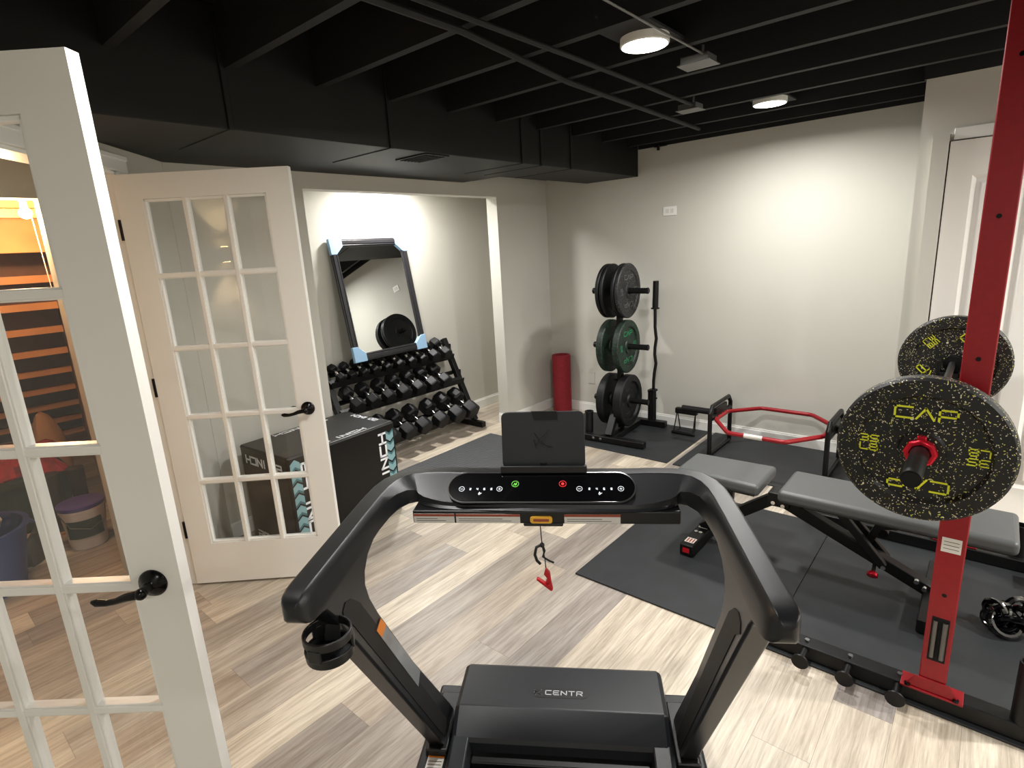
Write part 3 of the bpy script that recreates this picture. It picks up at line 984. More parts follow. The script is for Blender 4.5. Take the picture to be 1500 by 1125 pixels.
# console face follows the slope of the crossbar front
SL0 = Vector((0, -0.368, 1.1045)); SL1 = Vector((0, -0.447, 1.060))
sd = (SL1 - SL0); sl = sd.length; sdn = sd.normalized()
sn = Vector((1, 0, 0)).cross(sdn) * -1
if sn.z < 0: sn = -sn
def onface(u, v, h=0.0):           # u across, v down the slope 0..1
    return SL0 + sd * v + Vector((u, 0, 0)) + sn * h
b = MB()
pts = rrect(0.430, 0.083, 0.041, 8)
mid = onface(-0.007, 0.46)
b.prism([mid + Vector((px, 0, 0)) + sdn * (-py) + sn * -0.012 for px, py in pts], sn * 0.020)
PANEL = b.build('display_panel', M['gloss_black'], TR, bevel=0.003)
b = MB()
b.loft([[mid + Vector((px * k, 0, 0)) + sdn * (-py * k2) + sn * hh for px, py in pts] for k, k2, hh in ((0.996, 0.975, 0.0084), (1.006, 1.035, 0.0075), (1.006, 1.035, 0.0045), (1.0, 1.0, 0.0035))], cap=False)
b.build('panel_rim', M['steel'], PANEL)
def pface(u, v):    # coordinates centred on the panel, v up
    return mid + Vector((u, 0, 0)) - sdn * v + sn * 0.0086
up_ = -sdn
for (u, v, mm, txt_) in ((-0.058, 0.008, 'led_green', None), (0.052, 0.008, 'led_red', None), (-0.183, -0.006, 'led_white', '-'), (-0.094, -0.006, 'led_white', '+'), (0.090, -0.006, 'led_white', '-'), (0.183, -0.006, 'led_white', '+')):
    b = MB()
    ring(b, pface(u, v), 0.0085 if txt_ is None else 0.0068, sn, 0.0008, n=24)
    if txt_:
        strokes(b, GL[txt_], pface(u - 0.003, v - 0.003), (0.006, 0, 0), up_ * 0.006, 0.0009, 0.0008)
    elif mm == 'led_green':
        strokes(b, [[(0, 0), (.3, .8), (.6, .4), (1, 1)], [(.5, 0), (1, .4)]], pface(u - 0.0035, v - 0.0035), (0.007, 0, 0), up_ * 0.007, 0.0013, 0.0008)
    else:
        b.lathe([(0, 0), (0.0035, 0), (0.0035, 0.0008), (0, 0.0008)], pface(u, v), sn, 12)
    b.build('button', M[mm], PANEL)
b = MB()
for base_u in (-0.164, 0.111):
    for q, ch in enumerate('2468'):
        text(b, ch, pface(base_u + q * 0.0165, -0.0085), (1, 0, 0), up_, 0.0048, 0.003, 0.001, 0.0010, 0.0006)
    strokes(b, [[(0, 0), (.3, 1), (.5, .3), (1, .5)], [(.2, -.4), (.6, 0)]], pface(base_u + 0.022, -0.020), (0.007, 0, 0), up_ * 0.005, 0.0012, 0.0006)
b.build('display_marks', M['led_white'], PANEL)
# stickers on the strip
fy = -0.4497
for x0, x1 in ((-0.300, -0.204), (-0.200, -0.052), (0.048, 0.172)):
    b = MB(); b.bb(x0, x1, fy - 0.001, fy, 1.0215, 1.0435, M['paper']); b.bb(x0, x1, fy - 0.0014, fy - 0.0009, 1.0375, 1.0435, M['rust'])
    for r_ in range(2):
        b.bb(x0 + 0.006, x1 - 0.02 * (r_ + 1), fy - 0.0014, fy - 0.0009, 1.0262 + r_ * 0.005, 1.0275 + r_ * 0.005, M['print'])
    b.build('warning_label', M['paper'], TR)
b = MB()
b.prism([(px - 0.004, fy - 0.004, 1.0305 + py) for px, py in rrect(0.050, 0.017, 0.006, 4)], (0, 0.006, 0))
KEY = b.build('safety_key', M['yellow'], TR, bevel=0.001)
b = MB(); b.prism([(px - 0.004, fy - 0.0052, 1.0305 + py) for px, py in rrect(0.036, 0.006, 0.0025, 3)], (0, 0.0015, 0)); b.build('key_slot', M['rust'], KEY)
b = MB(); b.tube([(-0.007, fy - 0.003, 1.028), (-0.006, -0.448, 0.985), (-0.004, -0.447, 0.955), (0.0, -0.447, 0.93), (0.001, -0.446, 0.905)], 0.0013, 8)
b.build('safety_cord', M['tread_dark'], TR)
b = MB()
b.tube([(-0.004, -0.449, 0.968), (-0.018, -0.452, 0.962), (-0.022, -0.455, 0.945), (-0.018, -0.455, 0.930), (-0.011, -0.452, 0.920)], 0.0035, 8)
b.tube([(-0.004, -0.449, 0.968), (0.001, -0.455, 0.955), (-0.004, -0.455, 0.940), (0.010, -0.455, 0.930), (0.021, -0.455, 0.925)], 0.0024, 8)
b.sphere((-0.005, -0.449, 0.966), 0.006, 10)
b.build('twist_tie', M['tread_dark'], TR)
b = MB()
b.prism([(0.001, -0.452, 0.908), (0.010, -0.452, 0.895), (0.013, -0.452, 0.868), (0.016, -0.452, 0.852), (0.006, -0.452, 0.856), (-0.001, -0.452, 0.872), (0.004, -0.452, 0.880), (-0.004, -0.452, 0.892)], (0, 0.010, 0))
b.prism([(-0.022, -0.455, 0.879), (-0.018, -0.455, 0.882), (0.014, -0.455, 0.858), (0.015, -0.455, 0.851), (0.010, -0.455, 0.851)], (0, 0.012, 0))
b.cyl((0.006, -0.457, 0.866), (0.006, -0.438, 0.866), 0.003, 10)
b.build('clothes_clip', M['red_plastic'], TR, bevel=0.0012)
# tablet holder
tl = Vector((0, 0.16, 1)).normalized()
b = MB()
tp = rrect(0.196, 0.135, 0.014, 5)
b.prism([Vector((px, -0.352, 1.185)) + tl * py - Vector((0, 0, 0)) for px, py in tp], (0, 0.006, -0.001))
HOLD = b.build('tablet_holder', M['tread_plastic'], TR, bevel=0.002)
b = MB()
b.bb(-0.101, 0.101, -0.376, -0.338, 1.112, 1.118); b.bb(-0.101, 0.101, -0.380, -0.374, 1.112, 1.130)
b.build('tablet_ledge', M['tread_dark'], HOLD, bevel=0.002)
b = MB(); b.prism([Vector((px, -0.3538, 1.185)) + tl * py for px, py in ((-0.026, 0.0685), (0.034, 0.0685), (0.036, 0.048), (-0.020, 0.048))], (0, 0.004, 0))
b.build('rubber_pad', M['dark_gap'], HOLD)
b = MB()
def cu(fn, n=14): return [fn(i / n) for i in range(n + 1)]
XL = [cu(lambda t: (0.12 + 0.78 * t ** 1.3, 0.0 + t ** 0.8)), cu(lambda t: (0.05 + 0.25 * t, 0.85 - 0.45 * t)), cu(lambda t: (0.36 + 0.64 * t, 0.36 - 0.38 * math.sin(PI * 0.5 * t) + 0.06 * t * t)), cu(lambda t: (0.02 + 0.10 * t, 0.45 - 0.45 * t))]
org = Vector((-0.022, -0.3535, 1.185)) + tl * -0.018
strokes(b, XL, org + Vector((0, -0.0003, 0)), (0.044, 0, 0), tl * 0.042, 0.0020, 0.0012)
b.build('logo', M['dim_ink'], HOLD)
b = MB(); b.tube([(0, -0.345, 1.100), (0, -0.343, 1.13)], 0.02, 12); b.build('holder_neck', M['tread_dark'], TR)
# cup holder under the left grip
b = MB()
c = (-0.354, -0.806, 0.990)
prof = [(0.040, 0.0), (0.0405, -0.045), (0.036, -0.05), (0.0365, -0.045), (0.0365, 0.0)]
b.lathe([(0.0375, 0.014), (0.0425, 0.014), (0.0425, -0.002), (0.0375, -0.002)], c, (0, 0, 1), 32, closed=True)
b.lathe([(0.0375, -0.018), (0.0425, -0.016), (0.0405, -0.036), (0, -0.038), (0, -0.033), (0.036, -0.032)], c, (0, 0, 1), 32, closed=False)
for a in (20, 140, 260):
    a = math.radians(a)
    b.box((c[0] + 0.040 * math.cos(a), c[1] + 0.040 * math.sin(a), c[2] - 0.01), (0.006, 0.024, 0.024), Matrix.Rotation(a, 3, 'Z'))
b.bar((c[0] - 0.01, c[1] + 0.035, c[2] - 0.01), (-0.370, -0.742, 0.972), 0.03, 0.05)
b.build('cup_holder', M['tread_dark'], TR, bevel=0.0015)
# leg sticker
b = MB()
P = [(-0.555, 0.885), (-0.530, 0.850), (-0.325, 0.555), (-0.345, 0.510), (-0.372, 0.500), (-0.590, 0.845)]
b.prism([(-0.3480, f, z) for f, z in ((-0.596, 0.872), (-0.392, 0.562), (-0.418, 0.536), (-0.624, 0.862))], (0.0012, 0, 0), M['paper_grey'])
b.prism([(-0.3474, f, z) for f, z in ((-0.596, 0.872), (-0.574, 0.838), (-0.603, 0.829), (-0.624, 0.862))], (0.0012, 0, 0), M['orange'])
b.build('warning_label', M['paper_grey'], TR)
# motor cover
b = MB()
prof = [(0.035, 0.05), (0.030, 0.20), (0.018, 0.238), (0.0, 0.250), (-0.168, 0.250), (-0.176, 0.2475), (-0.246, 0.204), (-0.253, 0.192), (-0.255, 0.05)]
secs = []
for x, k in ((-0.329, 0.88), (-0.324, 0.96), (-0.312, 1.0), (0.312, 1.0), (0.324, 0.96), (0.329, 0.88)):
    secs.append([(x, f * (0.985 if abs(x) > 0.32 else 1), 0.05 + (z - 0.05) * k) for f, z in prof])
b.loft(secs)
for s in (-1, 1):
    b.loft([[(s * x, f, z) for x, z in ((0.262, 0.145), (0.272, zt_), (0.320, zt_), (0.328, zt_ - 0.01), (0.328, 0.145))] for f, zt_ in ((-0.24, 0.205), (-0.34, 0.186), (-0.46, 0.168))])
COVER = b.build('motor_cover', M['tread_plastic'], TR, bevel=0.004, sharp=18)
b = MB(); b.prism([(px, -0.105, 0.2505) if False else (px, -0.108 + py, 0.2495) for px, py in rrect(0.176, 0.042, 0.02, 6)], (0, 0, 0.0012)); b.build('logo_plate', M['tread_dark'], COVER)
b = MB()
text(b, 'CENTR', (-0.046, -0.117, 0.2510), (1, 0, 0), (0, 1, 0), 0.016, 0.017, 0.0075, 0.0028, 0.0006)
strokes(b, XL, (-0.082, -0.119, 0.2510), (0.024, 0, 0), (0, 0.020, 0), 0.0022, 0.0006)
b.build('logo', M['silver_ink'], COVER)
# deck, rails, belt
b = MB()
for s in (-1, 1):
    b.bb(s * 0.300, s * 0.425, -1.50, 0.02, 0.055, 0.150)
b.bb(-0.42, 0.42, -0.06, 0.03, 0.03, 0.12)
b.build('side_rail', M['tread_plastic'], TR, bevel=0.01, seg=3)
b = MB()
for s in (-1, 1):
    for k in range(9):
        xx = s * (0.325 + 0.008 * k)
        b.bb(xx - 0.0015, xx + 0.0015, -1.45, -0.37, 0.150, 0.1525)
b.build('rail_tread', M['tread_dark'], TR)
b = MB(); b.bb(-0.298, 0.298, -1.52, -0.29, 0.118, 0.142); b.build('running_belt', M['belt'], TR, bevel=0.008)
b = MB()
b.bb(-0.262, 0.262, -0.29, -0.25, 0.10, 0.160)
b.build('belt_hood', M['tread_dark'], TR, bevel=0.004)
b = MB(); b.prism([(px, -0.385 + py, 0.140) for px, py in rrect(0.47, 0.17, 0.035, 6)], (0, 0, 0.022)); b.build('hood_lip', M['belt'], TR, bevel=0.012, seg=3)
b = MB(); b.bb(-0.395, -0.345, -0.330, -0.255, 0.1515, 0.1525, M['paper']); b.bb(-0.395, -0.345, -0.275, -0.255, 0.152, 0.153, M['orange'])
for k in range(4): b.bb(-0.391, -0.350, -0.322 + k * 0.011, -0.3195 + k * 0.011, 0.152, 0.1529, M['print'])
b.build('warning_label', M['paper'], TR)
b = MB()
for s in (-1, 1):
    for f in (0.0, -1.4):
        b.cyl((s * 0.36, f, 0), (s * 0.36, f, 0.057), 0.022, 14)
b.build('foot', M['tread_dark'], TR)

# ================================================================ PLYOMETRIC BOX
PX = thing('plyometric_box', 'black vinyl plyometric box with teal chevrons and inch sizes, behind the open french door', 'exercise box', (0.345, -2.858, 0), math.radians(3.6))
bw, bl, bh = 0.48, 0.755, 0.605
b = MB(); b.bb(-bw / 2, bw / 2, -bl / 2, bl / 2, 0, bh); BODY = b.build('body', M['box_skin'], PX, bevel=0.012, seg=3)
e = 0.0012
# long +x face: chevrons at both ends, sizes reading along the height
for (y0, up) in ((-bl / 2 + 0.046, 1), (bl / 2 - 0.046, -1)):
    b = MB()
    for k in range(8):
        zc = 0.05 + k * 0.066
        hw = 0.029
        z0 = zc if up > 0 else bh - zc
        tip = up * 0.022
        P = [(bw / 2 + e * 0.2, y0 - hw, z0), (bw / 2 + e * 0.2, y0, z0 + tip), (bw / 2 + e * 0.2, y0 + hw, z0), (bw / 2 + e * 0.2, y0 + hw, z0 + up * 0.050), (bw / 2 + e * 0.2, y0, z0 + up * 0.072), (bw / 2 + e * 0.2, y0 - hw, z0 + up * 0.050)]
        b.prism(P, (e, 0, 0), M['teal1'] if k % 1 == 0 else M['teal2'])
        P = [(bw / 2 + e * 0.3, y0 - hw, z0 - up * 0.004), (bw / 2 + e * 0.3, y0, z0 + tip - up * 0.004), (bw / 2 + e * 0.3, y0 + hw, z0 - up * 0.004), (bw / 2 + e * 0.3, y0 + hw, z0 + up * 0.010), (bw / 2 + e * 0.3, y0, z0 + tip + up * 0.010), (bw / 2 + e * 0.3, y0 - hw, z0 + up * 0.010)]
        b.prism(P, (e, 0, 0), M['teal2'])
    b.build('chevron_print', M['teal1'], BODY)
def word(*a):
    b = MB(); text(b, *a); b.build('size_lettering', M['white_ink'], BODY)
fx = bw / 2 + e * 0.2
hL = 0.046
Ltx = text_len('24 INCH', 0.062, 0.020)
word('24 INCH', (fx, -bl / 2 + 0.083, bh / 2 + Ltx / 2), (0, 0, -1), (0, 1, 0), hL, 0.062, 0.020, 0.013, 0.0024)
word('24 INCH', (fx, bl / 2 - 0.083, bh / 2 - Ltx / 2), (0, 0, 1), (0, -1, 0), hL, 0.062, 0.020, 0.013, 0.0024)
# short -y face
fyy = -bl / 2 - e * 0.2
L2 = text_len('20 INCH', 0.045, 0.016)
word('20 INCH', (-L2 / 2, fyy, 0.035), (1, 0, 0), (0, 0, 1), 0.042, 0.045, 0.016, 0.010, 0.0024)
word('20 INCH', (L2 / 2, fyy, bh - 0.055), (-1, 0, 0), (0, 0, -1), 0.042, 0.045, 0.016, 0.010, 0.0024)
# top face
L3 = text_len('30 INCH', 0.045, 0.016)
zt = bh + e * 0.1
word('30 INCH', (bw / 2 - 0.03, -L3 / 2, zt), (0, 1, 0), (-1, 0, 0), 0.030, 0.045, 0.016, 0.009, 0.002)
word('30 INCH', (-bw / 2 + 0.03, L3 / 2, zt), (0, -1, 0), (1, 0, 0), 0.030, 0.045, 0.016, 0.009, 0.002)
word('20 INCH', (0.13, bl / 2 - 0.03, zt), (-1, 0, 0), (0, -1, 0), 0.030, 0.030, 0.010, 0.008, 0.002)
for z in (0.012, bh - 0.012):
    b = MB()
    for s1 in (-1, 1):
        b.tube([(s1 * bw / 2, -bl / 2 + 0.01, z), (s1 * bw / 2, bl / 2 - 0.01, z)], 0.0035, 6)
        b.tube([(-bw / 2 + 0.01, s1 * bl / 2, z), (bw / 2 - 0.01, s1 * bl / 2, z)], 0.0035, 6)
    b.build('piping', M['box_skin'], BODY)

# ================================================================ DUMBBELL RACK
YR, YL = -0.925, -2.245
DR = thing('dumbbell_rack', 'black three shelf dumbbell rack in front of the alcove', 'dumbbell rack', (-0.40, (YR + YL) / 2, 0))
cy = (YR + YL) / 2
def rk(x, y, z): return (x + 0.40, y - cy, z)
for y in (YR, YL):
    b = MB(); b.bar(rk(-0.615, y, 0.03), rk(-0.14, y, 0.03), 0.05, 0.05); b.build('foot', M['matte_black'], DR, bevel=0.004)
    b = MB(); b.bar(rk(-0.255, y, 0.055), rk(-0.605, y, 0.815), 0.05, 0.05, up=(0, 1, 0)); b.build('side_frame', M['matte_black'], DR, bevel=0.004)
    b = MB()
    for z_ in (0.20, 0.50, 0.74):
        b = MB()
        x_ = -0.255 - (z_ - 0.055) * 0.4605
        s = 1 if y == YR else -1
        b.cyl(rk(x_, y + s * 0.025, z_), rk(x_, y + s * 0.045, z_), 0.013, 10)
        b.box(rk(x_, y + s * 0.031, z_), (0.05, 0.012, 0.05))
        b.build('bolt', M['matte_black'], DR, bevel=0.002)
TIERS = [(-0.315, 0.205, 0.055), (-0.440, 0.500, 0.05), (-0.545, 0.720, 0.045)]   # centre x, z, half depth
TILT = math.radians(28)
for (tx, tz, hd) in TIERS:
    b = MB()
    for s in (-1, 1):
        p = (tx - s * hd * math.cos(TILT) * 1.05, tz + s * hd * math.sin(TILT) * 1.05 - 0.020)
        y0, y1 = YL - cy, YR - cy
        b.bb(0, 0, 0, 0, 0, 0) if False else None
        b.bar(rk(p[0], YL, p[1]), rk(p[0], YR, p[1]), 0.045, 0.005, up=(math.sin(TILT), 0, math.cos(TILT)))
        b.bar(rk(p[0] - s * 0.02, YL, p[1] - 0.014), rk(p[0] - s * 0.02, YR, p[1] - 0.014), 0.004, 0.035, up=(math.sin(TILT), 0, math.cos(TILT)))
    b.build('shelf_rail', M['matte_black'], DR)
    b = MB(); b.bar(rk(tx + hd + 0.025, YL, tz - 0.045 - hd * .4), rk(tx + hd + 0.025, YR, tz - 0.045 - hd * .4), 0.004, 0.05, up=(0.3, 0, 1)); b.build('front_lip', M['matte_black'], DR)

def hex_dumbbell(r, L, hl):
    """axis along local x; r = across-corner radius, L total length, hl head length"""
    t = thing('dumbbell', 'x', 'dumbbell')
    for s in (-1, 1):
        b = MB()
        secs = []
        for dx, k in ((L / 2 - hl, 0.80), (L / 2 - hl + hl * 0.15, 1.0), (L / 2 - hl * 0.15, 1.0), (L / 2, 0.84)):
            secs.append([(s * dx, r * k * math.cos(PI / 6 + PI / 3 * q), r * k * math.sin(PI / 6 + PI / 3 * q)) for q in range(6)])
        b.loft(secs)
        b.build('head', M['rubber'], t, bevel=0.003)
    b = MB()
    g = L / 2 - hl + 0.002
    b.lathe([(0.012, -g), (0.0145, -g * 0.5), (0.0165, 0), (0.0145, g * 0.5), (0.012, g)], (0, 0, 0), (1, 0, 0), 16)
    b.build('handle', M['chrome'], t)
    return t
protos = {}
def put_dumbbell(kind, loc, tilt, yaw, label, group):
    if kind not in protos:
        t = hex_dumbbell(*kind)
        protos[kind] = t
    else:
        t = copy_tree(protos[kind])
    t.location = loc
    t.rotation_euler = (0, tilt, yaw)
    t['label'] = label
    t['group'] = group
    return t
random.seed(21)
def place_row(tier, ys, sizes, shelfname, extra=None):
    tx, tz, hd = TIERS[tier]
    for i, (y, (r, L, hl)) in enumerate(zip(ys, sizes)):
        inr = r * 0.866
        off = inr - 0.006
        loc = (tx + math.sin(TILT) * off, y, tz + math.cos(TILT) * off - 0.010)
        word = ORD[i] if i < len(ys) - 1 else 'last'
        lab = 'black hexagonal dumbbell, %s from the left on the %s shelf of the rack' % (word, shelfname)
        put_dumbbell((r, L, hl), loc, TILT, random.uniform(-0.03, 0.03), lab, 'dumbbells on the ' + shelfname + ' shelf')
# bottom shelf, heaviest
place_row(0, [-2.10, -1.935, -1.77, -1.60, -1.40, -1.22, -1.045], [(0.072, 0.29, 0.105)] * 2 + [(0.074, 0.30, 0.11)] * 3 + [(0.082, 0.33, 0.12)] * 2, 'bottom')
place_row(1, [-2.12, -1.97, -1.815, -1.66, -1.50, -1.345, -1.19, -1.035][:7] , [(0.060, 0.25, 0.09)] * 3 + [(0.066, 0.27, 0.098)] * 4, 'middle')
place_row(2, [-2.155, -2.05, -1.94, -1.83, -1.71, -1.585, -1.455, -1.325, -1.19, -1.045], [(0.040, 0.185, 0.060)] * 2 + [(0.044, 0.20, 0.066)] * 3 + [(0.050, 0.215, 0.074)] * 3 + [(0.058, 0.24, 0.085)] * 2, 'top')

# ================================================================ LEANING MIRROR
mx0, mx1, mz0, mz1 = -0.462, -0.632, 0.80, 1.765
MY0, MY1 = -2.03, -1.275
slope = Vector((mx1 - mx0, 0, mz1 - mz0)); mh = slope.length; sv = slope.normalized()
MR = thing('mirror', 'tall mirror in a black frame with pale blue corner guards, leaning on the alcove wall', 'mirror', (mx0, (MY0 + MY1) / 2, mz0))
mw = MY1 - MY0
nrm = sv.cross(Vector((0, 1, 0)))
if nrm.x < 0: nrm = -nrm
def mp(u, v, h=0.0): return Vector((0, u, 0)) + sv * v + nrm * h
def mbox(b, u0, u1, v0, v1, h0, h1, m=None):
    b.prism([mp(u0, v0, h0), mp(u1, v0, h0), mp(u1, v1, h0), mp(u0, v1, h0)], nrm * (h1 - h0), m)
b = MB()
fw = 0.062
for (ins, wd, h) in ((0, fw, 0.018), (0.012, 0.030, 0.026), (0.046, 0.010, 0.023)):
    mbox(b, -mw / 2 + ins, -mw / 2 + ins + wd, ins, mh - ins, 0, h)
    mbox(b, mw / 2 - ins - wd, mw / 2 - ins, ins, mh - ins, 0, h)
    mbox(b, -mw / 2 + ins + wd, mw / 2 - ins - wd, ins, ins + wd, 0, h)
    mbox(b, -mw / 2 + ins + wd, mw / 2 - ins - wd, mh - ins - wd, mh - ins, 0, h)
b.build('frame', M['frame_black'], MR, bevel=0.003)
b = MB(); mbox(b, -mw / 2 + fw - 0.003, mw / 2 - fw + 0.003, fw - 0.003, mh - fw + 0.003, 0.004, 0.010); b.build('glass', M['mirror'], MR)
for su in (-1, 1):
    for top in (0, 1):
        b = MB()
        U = su * (mw / 2 + 0.003)
        V = mh + 0.003 if top else -0.003
        q = -1 if top else 1
        pts = [mp(U, V, 0.0), mp(U, V + q * 0.125, 0), mp(U - su * 0.050, V + q * 0.125, 0), mp(U - su * 0.118, V + q * 0.062, 0), mp(U - su * 0.118, V, 0)]
        b.prism([p - nrm * 0.002 for p in pts], nrm * 0.031)
        b.build('corner_guard', M['blue_foam'], MR, bevel=0.004)

# ================================================================ RED ROLL
t = thing('rolled_mat', 'crimson foam roll standing upright in the corner by the back wall', 'foam roll', (0.185, -0.105, 0))
b = MB()
b.lathe([(0.0, 0.002), (0.088, 0.002), (0.091, 0.01), (0.090, 0.30), (0.092, 0.56), (0.089, 0.575), (0.062, 0.578), (0.058, 0.56), (0.058, 0.50), (0, 0.50)], n=36)
b.build('roll', M['roller_red'], t)
b = MB(); b.box((0.0905, -0.0, 0.288), (0.004, 0.01, 0.57), Matrix.Rotation(0, 3, 'Z')); b.build('outer_edge', M['roller_red'], t)

# ================================================================ PLATE TREE
TX, TY = 1.03, -0.42
PT = thing('plate_tree', 'black weight plate tree with six pegs in front of the back wall', 'weight rack', (TX, TY, 0.0095), math.radians(4))
b = MB(); b.bar((-0.35, -0.29, 0.03), (0.34, -0.29, 0.03), 0.06, 0.05); b.build('front_foot', M['matte_black'], PT, bevel=0.004)
b = MB(); b.bar((-0.29, 0.29, 0.03), (0.29, 0.29, 0.03), 0.06, 0.05); b.build('rear_foot', M['matte_black'], PT, bevel=0.004)
b = MB(); b.bar((0.04, -0.26, 0.03), (0.04, 0.26, 0.03), 0.06, 0.05); b.build('base_bar', M['matte_black'], PT, bevel=0.004)
b = MB(); b.bar((0.015, -0.275, 0.055), (0.01, -0.05, 0.34), 0.05, 0.06, up=(1, 0, 0)); b.build('front_strut', M['matte_black'], PT, bevel=0.004)
b = MB(); b.bar((0.0, 0.0, 0.05), (-0.008, 0.0, 1.34), 0.06, 0.036, up=(1, 0, 0)); b.build('post', M['matte_black'], PT, bevel=0.004)
for z in (1.225, 0.765, 0.30):
    for s in (-1, 1):
        b = MB(); b.cyl((s * 0.012, 0, z), (s * 0.245, 0, z), 0.0235, 20); b.cyl((s * 0.243, 0, z), (s * 0.249, 0, z), 0.021, 20)
        b.lathe([(0.022, 0), (0.0255, 0), (0.0255, 0.008), (0.022, 0.008)], (s * 0.236, 0, z), (s, 0, 0), 20, closed=True)
        b.build('peg', M['matte_black'], PT)
b = MB()
for xx in (-0.02, 0.045):
    b = MB(); b.cyl((xx - 0.08, -0.3195, 0.035), (xx - 0.08, -0.327, 0.035), 0.012, 8); b.build('bolt', M['chrome'], PT)
for (hx_, hy_, lab) in ((0.15, 0.305, 'r'), (-0.185, -0.235, 'l')):
    b = MB(); b.lathe([(0.026, 0), (0.034, 0), (0.034, 0.25 if lab == 'r' else 0.17), (0.0375, 0.253 if lab == 'r' else 0.172), (0.0375, 0.27 if lab == 'r' else 0.185), (0.026, 0.27 if lab == 'r' else 0.185)], (hx_, hy_, 0.055 if lab == 'r' else 0.05), (0, 0, 1), 24, closed=True)
    b.cyl((hx_ + 0.03, hy_ - 0.01, 0.26), (hx_ + 0.055, hy_ - 0.02, 0.26), 0.007, 10) if lab == 'r' else None
    b.build('bar_holder', M['matte_black'], PT)

def plate(label, loc, axis_rz, R, th, m, group, hub=True, letters=None, ring_m=None, roll=0.0, both=False):
    """weight plate; local axis is x (outward face at +x)"""
    t = thing('weight_plate', label, 'weight plate', loc, axis_rz, group)
    b = MB()
    h = th / 2
    b.lathe([(0.026, -h * 0.9), (0.055, -h * 0.9), (0.062, -h * 0.55), (R * 0.72, -h * 0.55), (R * 0.76, -h), (R - 0.008, -h), (R, -h + 0.008), (R, h - 0.008), (R - 0.008, h), (R * 0.76, h), (R * 0.72, h * 0.55), (0.062, h * 0.55), (0.055, h * 0.9), (0.026, h * 0.9)], (0, 0, 0), (1, 0, 0), 64, closed=True)
    disc = b.build('disc', m, t)
    b = MB(); b.lathe([(0.0255, -h * 0.92), (0.034, -h * 0.92), (0.034, h * 0.92), (0.0255, h * 0.92)], (0, 0, 0), (1, 0, 0), 28, closed=True)
    b.build('hub', M['steel'] if ring_m is None else ring_m, t)
    if letters:
        for sgn in ((1, -1) if both else (1,)):
            letters(disc, sgn, h, R, roll)
    return t
def cap_letters(ink, faint=False):
    def f(disc, sgn, h, R, roll):
        X = sgn * (h * 0.55 + 0.0002)
        for a0, word, hh, ww in ((90, 'CAP', 0.034, 0.043), (270, 'CAP', 0.034, 0.043), (180, '35', 0.020, 0.021), (0, '35', 0.020, 0.021)):
            b = MB()
            a = math.radians(a0 + roll)
            # local in-plane frame; seen from outside: right = sgn*-? built from axis
            nrm_ = Vector((sgn, 0, 0))
            upv = Vector((0, 0, 1)); rt = upv.cross(nrm_)
            ro = Matrix.Rotation(math.radians(roll) * sgn, 3, 'X')
            upv = ro @ upv; rt = ro @ rt
            dirv = {90: upv, 270: -upv, 180: -rt, 0: rt}[a0]
            tu = upv if a0 in (90, 180) else -upv
            tr = rt if a0 in (90, 180) else -rt
            if word == 'CAP':
                o_ = Vector((X, 0, 0)) + dirv * (R * 0.50)
                L_ = text_len('CAP', ww, 0.012)
                text(b, 'CAP', o_ - tr * L_ / 2 - tu * hh / 2, tr, tu, hh, ww, 0.012, 0.0055, 0.0022)
            else:
                o_ = Vector((X, 0, 0)) + dirv * (R * 0.60)
                for q, wd in enumerate(('35', 'LB')):
                    L_ = text_len(wd, ww, 0.007)
                    text(b, wd, o_ - tr * L_ / 2 + tu * (0.004 - q * (hh + 0.009)), tr, tu, hh, ww, 0.006, 0.0036, 0.0022)
            b.build('lettering', ink, disc)
    f.ink = ink
    return f
lg = cap_letters(M['grey_ink']); lgr = cap_letters(M['green_ink']); ly = cap_letters(M['yellow_ink']); lbk = cap_letters(M['dim_ink'])
G = 'plates on the plate tree'
z3, z2, z1 = 1.2245, 0.7645, 0.2995
for (dx, zz, R, th, m, lt, lab) in (
    (-0.106, z3, 0.222, 0.030, M['rubber'], None, 'outer black rubber plate at the left end of the top peg'),
    (-0.068, z3, 0.222, 0.030, M['rubber'], None, 'inner black rubber plate left of the post on the top peg'),
    (0.032, z3, 0.222, 0.030, M['rubber'], None, 'inner black rubber plate right of the post, behind the grey flecked plate'),
    (0.068, z3, 0.222, 0.032, M['rubber_speck_grey'], lg, 'grey flecked black plate facing out at the top of the tree'),
    (-0.094, z2, 0.222, 0.056, M['rubber_speck_green'], None, 'green flecked plate left of the post on the tree\'s middle peg'),
    (0.052, z2, 0.222, 0.056, M['rubber_speck_green'], lgr, 'green flecked plate facing out in the middle of the tree'),
    (-0.098, z1, 0.222, 0.068, M['rubber'], None, 'thick plain black plate left of the post on the tree\'s bottom peg'),
    (0.060, z1, 0.222, 0.076, M['rubber'], lbk, 'thick plain black plate facing out at the bottom of the tree')):
    t = plate(lab, (TX + (dx) * math.cos(math.radians(4)), TY + dx * math.sin(math.radians(4)), zz + 0.0095), math.radians(4), R, th, m, G, letters=lt, ring_m=M['matte_black'])

